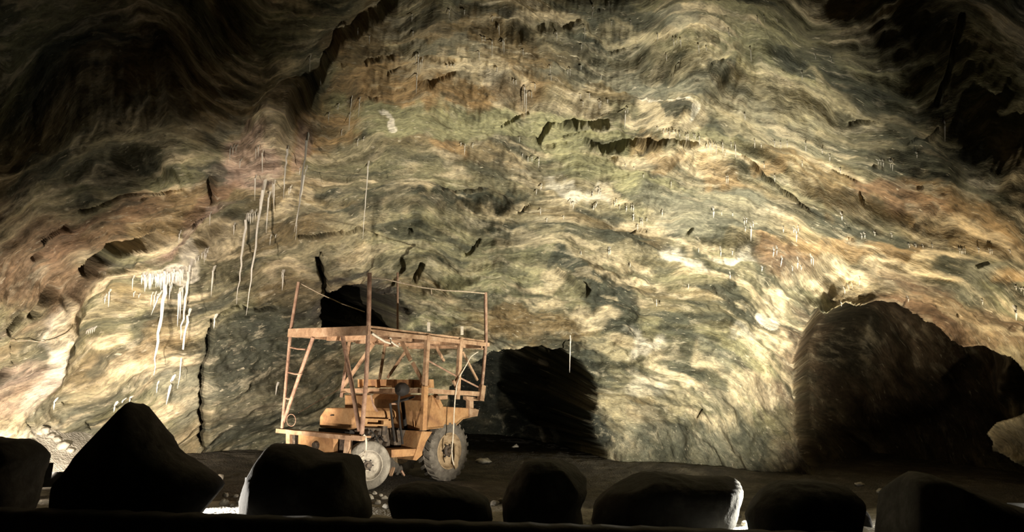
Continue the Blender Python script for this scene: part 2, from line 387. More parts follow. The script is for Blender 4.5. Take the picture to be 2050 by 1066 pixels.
for p in (
    # crown of the vault
    (830, 70, 170, 38, -8, BR, .7), (900, 40, 120, 14, -4, DK, .7), (1010, 100, 120, 40, 15, BR, .7), (1080, 50, 70, 20, -4, CR, .7), (1075, 78, 40, 16, 0, PT, .6), (1250, 45, 120, 30, 12, DK, .8), (1360, 55, 50, 20, 20, GG, .7),
    (1180, 95, 100, 24, 18, DK, .6), (1270, 95, 90, 16, 22, PT, .7), (1220, 130, 120, 30, 10, DK, .55), (1420, 135, 60, 14, -10, PT, .7), (1440, 165, 30, 22, 40, DK, .8), (1250, 170, 190, 22, 6, GG, .7), (720, 95, 70, 40, -50, BR, .6),
    (690, 60, 80, 10, -40, PT, .45), (790, 105, 40, 12, 55, PT, .55), (760, 15, 100, 8, -3, PT, .5), (910, 110, 100, 14, 4, GG, .6),
    # ochre hollow; its cream and white patches paint the lamp highlight
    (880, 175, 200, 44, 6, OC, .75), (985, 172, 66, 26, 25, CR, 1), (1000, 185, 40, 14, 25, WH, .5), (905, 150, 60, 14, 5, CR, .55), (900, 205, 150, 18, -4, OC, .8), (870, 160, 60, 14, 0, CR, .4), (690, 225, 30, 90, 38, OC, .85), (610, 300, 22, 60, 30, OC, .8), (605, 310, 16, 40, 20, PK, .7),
    (650, 110, 25, 90, 38, DK, .5),
    # pale green bands
    (880, 250, 220, 26, 3, GR, .95), (1010, 255, 130, 26, -4, GR, .9), (1150, 270, 110, 26, 6, GR, .8), (1180, 340, 110, 30, 14, GR, .9), (1300, 375, 130, 26, 14, GR, .8), (768, 252, 15, 7, 25, WH, 1, .3), (900, 305, 26, 16, 10, OC, .7), (880, 130, 120, 4, 4, CR, .7),
    (1010, 350, 110, 24, 5, DK, .6), (1090, 385, 70, 10, 18, CR, .7),
    # white ringed knot
    (1345, 240, 62, 22, 12, CR, .85), (1340, 232, 30, 11, 5, DK, .9, .3), (1379, 238, 9, 14, 10, WH, 1, .3), (1330, 215, 45, 4, 6, WH, .8), (1310, 265, 50, 8, 12, CR, .8),
    (1395, 318, 66, 17, 20, CR, .95), (1330, 305, 60, 18, 8, OC, .55), (1440, 350, 70, 20, 25, OC, .6), (1540, 345, 30, 14, 15, OC, .6), (1585, 372, 24, 12, 30, PT, .6), (1660, 370, 120, 36, 26, BR, .85), (1610, 345, 30, 5, 10, PT, .6), (1640, 375, 70, 4, 32, PT, .6),
    (1700, 385, 60, 4, 40, PT, .5), (1470, 420, 110, 40, 15, GG, .7), (1370, 440, 80, 40, 12, GG, .9), (1400, 300, 70, 8, 14, CR, .7), (1560, 260, 150, 30, 25, GG, .5), (1470, 250, 110, 16, 20, PT, .5),
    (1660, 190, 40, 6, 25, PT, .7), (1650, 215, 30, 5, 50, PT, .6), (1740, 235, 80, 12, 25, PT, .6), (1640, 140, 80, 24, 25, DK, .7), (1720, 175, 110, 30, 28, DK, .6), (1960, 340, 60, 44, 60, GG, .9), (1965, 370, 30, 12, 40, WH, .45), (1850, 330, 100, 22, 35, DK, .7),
    (1890, 430, 160, 36, 18, OC, .7), (1930, 460, 110, 18, 22, CR, .45), (1790, 395, 100, 26, 15, RB, .7), (1700, 500, 170, 20, 2, OC, .6), (1700, 548, 130, 20, -4, CR, .85), (1650, 560, 60, 18, 10, CR, .7), (1820, 525, 110, 14, -8, CR, .8), (2030, 550, 40, 20, 10, OC, .8),
    (1560, 520, 80, 22, 10, RB, .55), (1470, 490, 30, 20, 5, PT, .8), (1965, 545, 40, 22, -30, GG, .9), (1880, 590, 120, 14, 0, GG, .7),
    # mid bands
    (1010, 415, 60, 12, 3, CR, .8), (1160, 392, 60, 11, 24, WH, .75), (1230, 412, 60, 7, 16, CR, .8), (960, 402, 120, 9, 2, DK, .9), (760, 425, 150, 22, -8, DK, .7), (690, 450, 60, 14, -12, PT, .5), (1000, 470, 130, 12, 8, DK, .5),
    (1060, 485, 60, 12, 10, CR, .75), (1180, 490, 120, 12, 14, PT, .6), (1370, 532, 50, 10, 24, WH, .75), (1470, 520, 30, 9, 8, WH, .8), (1420, 505, 60, 5, 10, CR, .7), (1340, 490, 40, 8, 30, CR, .6), (1255, 572, 66, 13, 10, CR, .9), (1200, 520, 60, 14, 12, CR, .6),
    (1100, 575, 26, 22, 20, CR, .75), (1050, 540, 90, 12, 0, PT, .7), (1160, 560, 70, 18, 45, DK, .95), (1110, 525, 16, 22, 20, DK, .8), (1245, 630, 30, 56, 15, DK, .95), (1070, 655, 120, 34, 8, BR, .85), (1130, 690, 60, 20, 20, DK, .8), (1190, 745, 30, 50, 20, DK, .6), (1000, 600, 90, 30, 0, DK, .5), (1220, 600, 40, 20, 40, DK, .8), (1190, 636, 34, 26, 10, CR, .8), (1080, 610, 60, 8, 10, CR, .6),
    (1290, 690, 40, 20, 30, WH, .65), (1280, 715, 20, 14, 70, WH, .6), (1220, 700, 70, 12, 25, PT, .7), (1360, 700, 30, 60, -40, DK, .6), (1375, 765, 60, 12, 35, CR, .9), (1320, 790, 70, 26, 30, PT, .7), (1420, 730, 40, 14, 45, CR, .7), (1440, 560, 60, 14, 40, DK, .7), (1520, 540, 60, 14, 35, DK, .6),
    (1560, 610, 20, 40, -25, CR, .8), (1545, 635, 22, 10, 20, WH, .85, .3), (1550, 695, 20, 44, -40, CR, .9), (1585, 720, 14, 24, -10, CR, .8), (1480, 675, 24, 10, 10, WH, .35), (1450, 740, 60, 16, 45, GG, .6), (1500, 780, 50, 20, 30, CR, .6), (1290, 770, 36, 20, 10, WH, .35), (1470, 850, 60, 18, 45, PT, .6),
    (1310, 850, 70, 20, 30, CR, .7), (1420, 880, 60, 20, 30, DK, .5), (1230, 850, 30, 60, 10, PT, .9), (1240, 900, 40, 26, 20, CR, .75), (1400, 905, 230, 50, 3, GG, .75), (1330, 860, 40, 70, -30, DK, .6), (1500, 870, 30, 60, -30, DK, .55), (1440, 800, 24, 70, -35, DK, .6), (1570, 900, 30, 60, 10, PT, .5),  # wide grey patch paints the weaker light at the pillar foot
    # behind the machine; dark patches paint shade at lower left and in the adit
    (960, 560, 110, 26, -6, GR, .6), (900, 540, 90, 12, -4, PT, .6), (1000, 500, 60, 40, 0, DK, .5), (700, 540, 90, 20, -10, DK, .5), (580, 545, 45, 12, 5, CR, .8), (590, 600, 70, 36, 0, BR, .7), (560, 480, 100, 20, -15, BR, .5), (520, 690, 130, 60, -20, DK, .75), (620, 640, 90, 60, 0, DK, .5),
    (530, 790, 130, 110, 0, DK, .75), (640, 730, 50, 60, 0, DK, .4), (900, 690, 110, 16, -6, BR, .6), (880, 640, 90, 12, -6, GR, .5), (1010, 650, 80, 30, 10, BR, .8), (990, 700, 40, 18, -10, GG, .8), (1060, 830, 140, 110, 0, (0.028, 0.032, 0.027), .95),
    # left side
    (500, 330, 60, 50, -20, PK, .9), (450, 270, 40, 18, -10, GG, .8), (430, 360, 16, 60, 0, DK, .8), (340, 360, 40, 20, 0, GR, .8), (315, 385, 40, 8, -10, CR, .7), (380, 470, 80, 20, -30, PK, .85), (300, 450, 120, 30, -30, OC, .55), (420, 410, 60, 14, -35, RB, .7), (200, 480, 110, 30, -35, RB, .6),
    (60, 540, 120, 110, 0, RB, .75), (340, 545, 55, 13, -10, WH, .75), (250, 555, 50, 8, -14, CR, .75), (395, 510, 22, 20, -50, WH, .6), (200, 590, 50, 8, -40, CR, .6), (90, 730, 18, 90, 12, WH, .75), (110, 660, 12, 50, 20, CR, .7), (60, 780, 40, 60, 10, PK, .5), (150, 730, 16, 120, 14, PT, .6),
    (240, 640, 90, 40, -50, GR, .45), (215, 690, 34, 10, -40, CR, .7), (245, 735, 30, 16, -30, CR, .6), (210, 740, 16, 40, 35, DK, .7), (300, 650, 120, 14, -42, DK, .6), (330, 700, 60, 40, -40, BR, .5), (370, 790, 50, 60, -30, GG, .7), (130, 830, 70, 30, 20, GG, .5), (270, 600, 34, 22, -10, BR, .6),
    (100, 920, 60, 50, 0, WH, .5), (470, 200, 120, 60, -30, BR, .5), (230, 350, 120, 30, -15, DK, .6), (620, 420, 60, 14, -12, PT, .5), (560, 420, 60, 10, -35, CR, .5),  # first white patch paints the lamp's bright pool on the scree
    # inside the right tunnel; dark tones paint shade here and in the upper recess
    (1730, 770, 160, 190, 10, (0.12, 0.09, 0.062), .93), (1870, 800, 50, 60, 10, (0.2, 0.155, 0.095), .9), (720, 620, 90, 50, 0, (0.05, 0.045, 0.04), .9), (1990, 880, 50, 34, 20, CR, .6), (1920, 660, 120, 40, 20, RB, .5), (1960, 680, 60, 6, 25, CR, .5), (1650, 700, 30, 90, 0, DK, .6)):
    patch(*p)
# thin pale and dark laminae
lam = fbm(rho * 4.6, S * 1.3, 3, 131); lam2 = fbm(rho * 8, S * 2.4 + 5, 3, 137); gate = sstep(-0.2, 0.5, fbm(Uw * 0.5 + 4, Vw * 0.5, 2, 141))
lay(CR, 0.4 * sstep(0.42, 0.62, lam) * gate); lay(DK, 0.5 * sstep(0.35, 0.6, -lam) * (1 - 0.5 * gate)); 
PIG = PIG * (1 + 0.22 * lam2[..., None])
PIG = np.clip(PIG, 0.01, 0.9)

idx = np.arange(NR * NTT).reshape(NR, NTT)
Fq = np.stack([idx[:-1, :-1], idx[:-1, 1:], idx[1:, 1:], idx[1:, :-1]], -1).reshape(-1, 4)
Pv = P.reshape(-1, 3)

m, nt, b = mat_new('banded_rock')
at = N(nt, 'ShaderNodeAttribute', attribute_name='pigment')
uvn = N(nt, 'ShaderNodeUVMap', uv_map='strata')
geo = N(nt, 'ShaderNodeTexCoord')
mp = N(nt, 'ShaderNodeMapping'); mp.inputs['Scale'].default_value = (3.4, 1.0, 1); nt.links.new(uvn.outputs[0], mp.inputs[0])
mp2 = N(nt, 'ShaderNodeMapping'); mp2.inputs['Scale'].default_value = (2.2, 0.75, 1); nt.links.new(uvn.outputs[0], mp2.inputs[0])
n1 = N(nt, 'ShaderNodeTexNoise', Scale=1.6, Detail=7.0, Roughness=0.62, Distortion=0.25); nt.links.new(mp.outputs[0], n1.inputs['Vector'])
n2 = N(nt, 'ShaderNodeTexNoise', Scale=1.7, Detail=8.0, Roughness=0.65, Distortion=0.5); nt.links.new(mp2.outputs[0], n2.inputs['Vector'])
n3 = N(nt, 'ShaderNodeTexNoise', Scale=7.0, Detail=6.0, Roughness=0.6); nt.links.new(geo.outputs['Object'], n3.inputs['Vector'])
c = mixc(nt, 0.6, at.outputs['Color'], ramp(nt, n1.outputs[0], [(0.3, (0.30, 0.31, 0.30)), (0.48, (0.85, 0.85, 0.83)), (0.62, (1.25, 1.22, 1.15)), (0.72, (1.7, 1.66, 1.5))]), 'MULTIPLY')
c = mixc(nt, ramp(nt, n2.outputs[0], [(0.56, (0, 0, 0)), (0.66, (0.5, 0.5, 0.5)), (0.72, (0.1, 0.1, 0.1))]), c, (0.50, 0.45, 0.33))
c = mixc(nt, ramp(nt, n2.outputs[0], [(0.30, (0.6, 0.6, 0.6)), (0.42, (0, 0, 0))]), c, (0.055, 0.055, 0.042))
c = mixc(nt, 0.4, c, ramp(nt, n3.outputs[0], [(0.35, (0.6, 0.6, 0.6)), (0.6, (1.1, 1.1, 1.1))]), 'MULTIPLY')
mp4 = N(nt, 'ShaderNodeMapping'); mp4.inputs['Scale'].default_value = (13.0, 3.6, 1); nt.links.new(uvn.outputs[0], mp4.inputs[0])
n4 = N(nt, 'ShaderNodeTexNoise', Scale=1.8, Detail=6.0, Roughness=0.6, Distortion=0.6); nt.links.new(mp4.outputs[0], n4.inputs['Vector'])
c = mixc(nt, ramp(nt, n4.outputs[0], [(0.62, (0, 0, 0)), (0.70, (0.7, 0.7, 0.7))]), c, (0.56, 0.51, 0.39))
c = mixc(nt, ramp(nt, n4.outputs[0], [(0.32, (0.55, 0.55, 0.55)), (0.40, (0, 0, 0))]), c, (0.05, 0.05, 0.04))
mp5 = N(nt, 'ShaderNodeMapping'); mp5.inputs['Scale'].default_value = (26.0, 7.0, 1); nt.links.new(uvn.outputs[0], mp5.inputs[0])
n5 = N(nt, 'ShaderNodeTexNoise', Scale=1.5, Detail=6.0, Roughness=0.65, Distortion=0.5); nt.links.new(mp5.outputs[0], n5.inputs['Vector'])
c = mixc(nt, 0.75, c, ramp(nt, n5.outputs[0], [(0.3, (0.4, 0.41, 0.4)), (0.5, (0.95, 0.95, 0.95)), (0.68, (1.45, 1.43, 1.36))]), 'MULTIPLY')
nt.links.new(c, b.inputs['Base Color'])
b.inputs['Roughness'].default_value = 0.72
try: b.inputs['Specular IOR Level'].default_value = 0.25
except Exception: pass
bp1 = N(nt, 'ShaderNodeBump', Strength=0.7, Distance=0.07); nt.links.new(n1.outputs[0], bp1.inputs['Height'])
bp0 = N(nt, 'ShaderNodeBump', Strength=0.6, Distance=0.03); nt.links.new(n5.outputs[0], bp0.inputs['Height']); nt.links.new(bp1.outputs[0], bp0.inputs['Normal'])
bp2 = N(nt, 'ShaderNodeBump', Strength=0.5, Distance=0.03); nt.links.new(n3.outputs[0], bp2.inputs['Height']); nt.links.new(bp0.outputs[0], bp2.inputs['Normal'])
nt.links.new(bp2.outputs[0], b.inputs['Normal'])
MAT_ROCK = m
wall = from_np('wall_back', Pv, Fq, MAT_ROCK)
me = wall.data
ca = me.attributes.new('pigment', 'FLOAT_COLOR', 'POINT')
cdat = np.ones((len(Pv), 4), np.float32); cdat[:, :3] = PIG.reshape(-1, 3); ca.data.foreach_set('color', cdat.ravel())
uvl = me.uv_layers.new(name='strata')
uvv = np.stack([rho.ravel(), S.ravel()], -1).astype(np.float32)
uvl.data.foreach_set('uv', uvv[Fq.ravel()].ravel())
tag(wall, 'banded tan and grey rock wall arching up into the vault of the mined chamber', None, None, 'structure')
WALL_BVH = BVHTree.FromPolygons(Pv.tolist(), Fq.tolist())

def wall_hit(px, py):
    d = Vector(ray(px, py)).normalized()
    h = WALL_BVH.ray_cast(Vector(CAM), d)
    return h[0], h[1]
# ------------------------------------------------------------------ floor
nx, ny = 420, 330
gx, gy = np.meshgrid(np.linspace(-15, 17, nx), np.linspace(2.5, 27, ny))
gz = 0.05 * fbm(gx * 0.5, gy * 0.5, 4, 201) + 0.018 * fbm(gx * 4, gy * 4, 3, 207) + 0.012 * fbm(gx * 14, gy * 14, 2, 211)
# scree slope rising to the left wall and a low bench along the foot of the wall
gz = gz + 1.1 * sstep(-7.2, -9.6, gx) * sstep(8.6, 12.0, gy)
rad = np.hypot(gx, gy - 2.0)
gz = gz + 0.22 * sstep(12.4, 14.6, rad) * (gx < 12)
# keep the ground level under the machine
gz = gz * (1 - 0.8 * np.exp(-((gx + 1.6) ** 2 + (gy - 12.4) ** 2) / 3.0)) 
idx = np.arange(nx * ny).reshape(ny, nx)
Fg = np.stack([idx[:-1, :-1], idx[:-1, 1:], idx[1:, 1:], idx[1:, :-1]], -1).reshape(-1, 4)
m, nt, b = mat_new('gritty_floor')
at_ = N(nt, 'ShaderNodeAttribute', attribute_name='grit'); tc = N(nt, 'ShaderNodeTexCoord')
f1 = N(nt, 'ShaderNodeTexNoise', Scale=2.2, Detail=8.0, Roughness=0.65); nt.links.new(tc.outputs['Object'], f1.inputs['Vector'])
f2 = N(nt, 'ShaderNodeTexVoronoi', Scale=26.0); nt.links.new(tc.outputs['Object'], f2.inputs['Vector'])
f3 = N(nt, 'ShaderNodeTexNoise', Scale=30.0, Detail=5.0); nt.links.new(tc.outputs['Object'], f3.inputs['Vector'])
earth = ramp(nt, f1.outputs[0], [(0.3, (0.02, 0.018, 0.014)), (0.52, (0.055, 0.047, 0.036)), (0.75, (0.15, 0.135, 0.105))])
pale = ramp(nt, f1.outputs[0], [(0.3, (0.22, 0.205, 0.175)), (0.52, (0.42, 0.40, 0.345)), (0.75, (0.62, 0.60, 0.54))])
cc = mixc(nt, at_.outputs['Fac'], earth, pale)
cc = mixc(nt, 0.5, cc, ramp(nt, f3.outputs[0], [(0.3, (0.5, 0.5, 0.5)), (0.65, (1.1, 1.1, 1.1))]), 'MULTIPLY')
nt.links.new(cc, b.inputs['Base Color']); b.inputs['Roughness'].default_value = 0.85
fb1 = N(nt, 'ShaderNodeBump', Strength=0.7, Distance=0.03); nt.links.new(f2.outputs['Distance'], fb1.inputs['Height'])
fb2 = N(nt, 'ShaderNodeBump', Strength=0.5, Distance=0.02); nt.links.new(f3.outputs[0], fb2.inputs['Height']); nt.links.new(fb1.outputs[0], fb2.inputs['Normal'])
nt.links.new(fb2.outputs[0], b.inputs['Normal']); MAT_FLOOR = m
floor = from_np('floor', np.stack([gx, gy, gz], -1).reshape(-1, 3), Fg, MAT_FLOOR)
tag(floor, 'gritty uneven stone floor of the chamber', None, None, 'structure')
edge = 9.95 + 0.10 * (gx + 4.2) + 0.12 * fbm(gx * 1.5, gy * 1.5, 3, 221)
grit = sstep(0.12, -0.12, gy - edge)                 # a path of pale grit along the front, dark earth beyond it
grit = np.maximum(grit, sstep(-6.6, -7.3, gx + 0.4 * fbm(gx * 1.2, gy * 1.2, 3, 225)))
ga = floor.data.attributes.new('grit', 'FLOAT', 'POINT'); ga.data.foreach_set('value', grit.ravel().astype(np.float32))
def gh(x, y):
    i = int(round((y - 2.5) / 24.5 * (ny - 1))); j = int(round((x + 15) / 32 * (nx - 1)))
    i = min(max(i, 0), ny - 1); j = min(max(j, 0), nx - 1); return float(gz[i, j])

FLOOR_BVH = BVHTree.FromPolygons(np.stack([gx, gy, gz], -1).reshape(-1, 3).tolist(), Fg.tolist())
# ------------------------------------------------------------------ boulders
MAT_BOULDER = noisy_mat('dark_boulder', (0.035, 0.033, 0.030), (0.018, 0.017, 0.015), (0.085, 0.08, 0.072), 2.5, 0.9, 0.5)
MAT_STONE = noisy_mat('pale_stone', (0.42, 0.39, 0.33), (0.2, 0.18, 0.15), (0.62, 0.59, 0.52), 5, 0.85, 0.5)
def ico(sub):
    bm = bmesh.new(); bmesh.ops.create_icosphere(bm, subdivisions=sub, radius=1.0)
    V = np.array([v.co[:] for v in bm.verts]); Ff = np.array([[v.index for v in f.verts] for f in bm.faces]); bm.free(); return V, Ff
ICO5 = ico(5); ICO4 = ico(4); ICO3 = ico(3)
def n3(V, f, seed):
    x, y, z = (V * f).T
    return (fbm(x + 0.37 * z, y - 0.21 * z, 3, seed) + fbm(y + 5.2 + 0.3 * x, z - 0.4 * x, 3, seed + 4) + fbm(z + 2.9, x + 0.2 * y, 3, seed + 8)) / 2
def boulder(outline, Y, depth, label, seed, mat=None, name='boulder', pw=0.72, amp=0.035):
    """solid rock whose broad outline (pixels) stands at distance Y with its own thickness"""
    pts = [at_y(px, py, Y) for px, py in outline]
    xs = np.array([p[0] for p in pts]); zs = np.array([p[2] for p in pts])
    zs[zs < 0.02] = -0.12
    cx, cz = (xs.min() + xs.max()) / 2, zs.min() + 0.42 * (zs.max() - zs.min())
    ang = np.arctan2(zs - cz, xs - cx); o = np.argsort(ang)
    V, Ff = ICO5
    a = np.arctan2(V[:, 2], V[:, 0])
    # radius of the outline polygon in each direction
    ax, az = np.cos(a), np.sin(a); R = np.zeros(len(a)); n = len(xs)
    for i in range(n):
        x1, z1, x2, z2 = xs[i] - cx, zs[i] - cz, xs[(i + 1) % n] - cx, zs[(i + 1) % n] - cz
        den = ax * (z2 - z1) - az * (x2 - x1); den = np.where(np.abs(den) < 1e-9, 1e-9, den)
        t = (x1 * (z2 - z1) - z1 * (x2 - x1)) / den; s = (x1 * az - z1 * ax) / den
        ok = (t > 0) & (s >= -1e-6) & (s <= 1 + 1e-6); R = np.where(ok, np.maximum(R, t), R)
    R[R == 0] = np.median(R)
    k = np.hypot(V[:, 0], V[:, 2]) ** pw
    Q = np.stack([R * k * ax, depth * np.sign(V[:, 1]) * np.abs(V[:, 1]) ** 0.85, R * k * az], -1)
    nn = V / np.linalg.norm(V, axis=1, keepdims=True)
    sz = float(np.mean(R))
    Q = Q + nn * (amp * sz * (n3(Q / sz, 1.6, seed) + 0.45 * ridge((Q[:, 0] + Q[:, 1]) * 2.5 / sz, (Q[:, 2] - 0.4 * Q[:, 1]) * 2.5 / sz, 3, seed + 2) + 0.3 * n3(Q / sz, 6, seed + 5) + 0.16 * n3(Q / sz, 15, seed + 6)))[:, None]
    r_ = np.random.RandomState(seed)
    for _ in range(10):                                # broken faces
        dd = r_.normal(size=3); dd /= np.linalg.norm(dd); kk = Q @ dd; hh = 0.9 * kk.max()
        Q = Q - dd * np.maximum(kk - hh, 0)[:, None] * 0.85
    g = gh(cx, Y)
    ob = from_np(name, Q, Ff, mat or MAT_BOULDER); ob.location = (cx, Y, cz)
    tag(ob, label, 'boulder', 'boulders along the front of the chamber'); return ob
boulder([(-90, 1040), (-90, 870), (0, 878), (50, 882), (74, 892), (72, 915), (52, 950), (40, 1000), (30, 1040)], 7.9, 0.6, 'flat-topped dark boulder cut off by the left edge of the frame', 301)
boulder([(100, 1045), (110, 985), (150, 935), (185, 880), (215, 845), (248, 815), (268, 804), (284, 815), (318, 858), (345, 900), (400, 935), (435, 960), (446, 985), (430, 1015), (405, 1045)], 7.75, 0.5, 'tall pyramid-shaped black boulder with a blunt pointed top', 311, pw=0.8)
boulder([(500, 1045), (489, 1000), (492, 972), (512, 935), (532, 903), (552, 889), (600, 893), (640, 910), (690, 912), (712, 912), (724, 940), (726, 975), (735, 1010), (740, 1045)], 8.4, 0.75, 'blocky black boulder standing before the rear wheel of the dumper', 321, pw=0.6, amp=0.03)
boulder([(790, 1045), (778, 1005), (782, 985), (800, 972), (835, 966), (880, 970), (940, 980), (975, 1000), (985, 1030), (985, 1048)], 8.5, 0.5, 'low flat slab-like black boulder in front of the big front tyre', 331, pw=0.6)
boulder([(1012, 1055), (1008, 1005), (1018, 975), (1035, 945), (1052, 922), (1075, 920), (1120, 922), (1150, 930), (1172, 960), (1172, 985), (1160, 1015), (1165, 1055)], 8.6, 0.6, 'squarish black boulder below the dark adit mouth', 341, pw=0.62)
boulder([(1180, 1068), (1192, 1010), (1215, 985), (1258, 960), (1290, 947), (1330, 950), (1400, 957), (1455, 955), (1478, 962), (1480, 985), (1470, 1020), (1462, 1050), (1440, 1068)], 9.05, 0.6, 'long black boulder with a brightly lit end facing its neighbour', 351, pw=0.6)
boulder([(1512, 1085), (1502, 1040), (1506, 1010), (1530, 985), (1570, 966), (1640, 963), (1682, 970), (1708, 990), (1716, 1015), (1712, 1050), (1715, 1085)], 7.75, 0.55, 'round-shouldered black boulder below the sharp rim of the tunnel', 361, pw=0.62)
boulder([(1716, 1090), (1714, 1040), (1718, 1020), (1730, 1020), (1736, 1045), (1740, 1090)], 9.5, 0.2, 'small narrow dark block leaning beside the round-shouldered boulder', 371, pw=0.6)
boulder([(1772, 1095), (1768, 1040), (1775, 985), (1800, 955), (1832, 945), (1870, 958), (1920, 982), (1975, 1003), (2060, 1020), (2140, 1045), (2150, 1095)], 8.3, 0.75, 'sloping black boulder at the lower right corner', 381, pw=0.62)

# ------------------------------------------------------------------ loose stones
def stone(px, py, size, label, seed, mat=None, squash=0.7, z=None, group='loose stones on the floor', Y=None):
    dr = Vector(ray(px, py)).normalized()
    hs = [h for h in (FLOOR_BVH.ray_cast(Vector(CAM), dr), WALL_BVH.ray_cast(Vector(CAM), dr)) if h[0] is not None]
    p = np.array(min(hs, key=lambda h: h[3])[0]) + np.array([0, -0.3 * size, size * squash * 0.45])
    V, Ff = ICO3
    r_ = np.random.RandomState(seed)
    Q = V * np.array([size * r_.uniform(.9, 1.25), size * r_.uniform(.75, 1.0), size * squash])
    Q = Q + V * (size * 0.28 * n3(V, 1.3, seed))[:, None]
    # facets
    for _ in range(7):
        d = r_.normal(size=3); d /= np.linalg.norm(d); h = size * r_.uniform(.55, .85); k = Q @ d
        Q = Q - d * np.maximum(k - h, 0)[:, None] * 0.85
    ob = from_np('stone', Q, Ff, mat or MAT_STONE); ob.location = tuple(p); ob.rotation_euler = (0, 0, r_.uniform(0, 6))
    tag(ob, label, 'stone', group); return ob
ORD = ['first', 'second', 'third', 'fourth', 'fifth', 'sixth', 'seventh', 'eighth', 'ninth', 'tenth', 'eleventh', 'twelfth', 'thirteenth', 'fourteenth', 'fifteenth', 'sixteenth']
stone(440, 962, 0.10, 'grey stone on the floor at the right foot of the pyramid-shaped boulder', 401)
for i, (px, py, s) in enumerate([(448, 1010, .07), (464, 1014, .035), (480, 1006, .055), (470, 996, .05), (452, 994, .05), (488, 988, .06)]):
    stone(px, py, s, ORD[i] + ' of the small pale stones in the bright gap beside the pyramid-shaped boulder', 410 + i, group='pale stones in the bright gap between two boulders')
for i, (px, py, s) in enumerate([(126, 898, .12), (116, 884, .08), (104, 876, .07), (142, 905, .07), (92, 866, .09)]):
    stone(px, py, s, ORD[i] + ' of the broken stones on the bright scree at the left wall', 420 + i, group='broken stones on the left scree')
for i, (px, py, s) in enumerate([(740, 1000, .07), (756, 1010, .06), (770, 1000, .05), (750, 990, .045), (775, 1018, .06), (788, 1022, .06), (762, 994, .04)]):
    stone(px, py, s, ORD[i] + ' of the grey lumps between the blocky boulder and the low slab', 430 + i, group='grey lumps between the blocky boulder and the low slab')
for i, (px, py, s) in enumerate([(990, 1012, .07), (1004, 1008, .07), (1012, 1016, .05)]):
    stone(px, py, s, ORD[i] + ' of the small stones left of the squarish boulder', 440 + i, group='stones beside the squarish boulder')
stone(1032, 898, 0.11, 'pale stone lying in front of the dark adit mouth', 450)
stone(968, 926, 0.17, 'flat grey stone on the floor right of the front tyre', 451, squash=0.35)
stone(1720, 972, 0.09, 'small pale stone on the floor of the right tunnel mouth', 452, squash=0.4)
stone(1762, 986, 0.10, 'second pale stone on the tunnel floor, nearer the sloping boulder', 453, squash=0.4)
stone(1474, 1034, 0.07, 'pale stone at the foot of the brightly lit boulder end', 454)
stone(1492, 1052, 0.06, 'small stone in the gap between the long and the round-shouldered boulders', 455)

# ------------------------------------------------------------------ low kerb in front of the boulders
ka, kb = at_y(-150, 1011, 7.0), at_y(2250, 1083, 7.0)
V = []; n = 120
for i in range(n):
    t = i / (n - 1); x = ka[0] * (1 - t) + kb[0] * t; z = ka[2] * (1 - t) + kb[2] * t + 0.006 * math.sin(i * 1.7) + random.uniform(-.004, .004)
    for (y, zz_) in ((6.72, -0.1), (6.74, z - .03), (6.78, z), (7.0, z), (7.03, z - .03), (7.05, -0.1)): V.append((x, y, zz_))
Fk = [(6 * i + j, 6 * i + j + 1, 6 * i + 7 + j, 6 * i + 6 + j) for i in range(n - 1) for j in range(5)]
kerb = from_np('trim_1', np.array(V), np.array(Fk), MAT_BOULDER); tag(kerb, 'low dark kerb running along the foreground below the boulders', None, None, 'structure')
# ------------------------------------------------------------------ site dumper with a timber and pipe work platform
DO = np.array([-2.327, 11.028, 0.0]); AL = 0.919
DD = np.array([math.cos(AL), math.sin(AL), 0]); DE = np.array([-math.sin(AL), math.cos(AL), 0])
def NP_(px, py, b=0.0):
    d = ray(px, py); return CAM + d * ((b - (CAM - DO) @ DE) / (d @ DE))
def EP(px, py, a=0.0):
    d = ray(px, py); return CAM + d * ((a - (CAM - DO) @ DD) / (d @ DD))
def L3(a, b, z): return DO + DD * a + DE * b + np.array([0, 0, z])
M_PAINT = noisy_mat('dusty_yellow_paint', (0.36, 0.20, 0.085), (0.21, 0.105, 0.05), (0.46, 0.29, 0.145), 4, 0.75, 0.2)
M_TIMBER = noisy_mat('dusty_timber', (0.33, 0.21, 0.125), (0.16, 0.09, 0.05), (0.46, 0.33, 0.22), 5, 0.85, 0.4, stretch=(1, 1, 1))
M_PIPE = noisy_mat('rusty_pipe', (0.28, 0.17, 0.115), (0.15, 0.08, 0.05), (0.40, 0.28, 0.20), 9, 0.7, 0.3)
M_TYRE = noisy_mat('dusty_rubber', (0.12, 0.108, 0.09), (0.06, 0.052, 0.044), (0.20, 0.18, 0.155), 7, 0.9, 0.4)
M_TYREP = noisy_mat('pale_dusty_rubber', (0.20, 0.185, 0.155), (0.10, 0.09, 0.075), (0.30, 0.28, 0.24), 7, 0.9, 0.4)
M_RIM = noisy_mat('dusty_rim', (0.30, 0.22, 0.13), (0.13, 0.09, 0.05), (0.42, 0.33, 0.22), 9, 0.7, 0.3)
M_PALE = noisy_mat('dusty_grey_rim', (0.36, 0.33, 0.275), (0.15, 0.13, 0.11), (0.5, 0.46, 0.39), 9, 0.75, 0.3)
M_IRON = noisy_mat('black_iron', (0.010, 0.008, 0.007), (0.005, 0.005, 0.004), (0.022, 0.018, 0.014), 9, 0.8, 0.3)
M_GREASY = noisy_mat('greasy_iron', (0.06, 0.045, 0.032), (0.02, 0.015, 0.012), (0.16, 0.12, 0.085), 14, 0.6, 0.4)
M_ROPE = noisy_mat('old_rope', (0.44, 0.36, 0.26), (0.25, 0.18, 0.12), (0.6, 0.52, 0.42), 30, 0.9, 0.3)
M_CORD = noisy_mat('pale_cord', (0.6, 0.54, 0.44), (0.4, 0.34, 0.26), (0.75, 0.7, 0.6), 30, 0.8, 0.2)

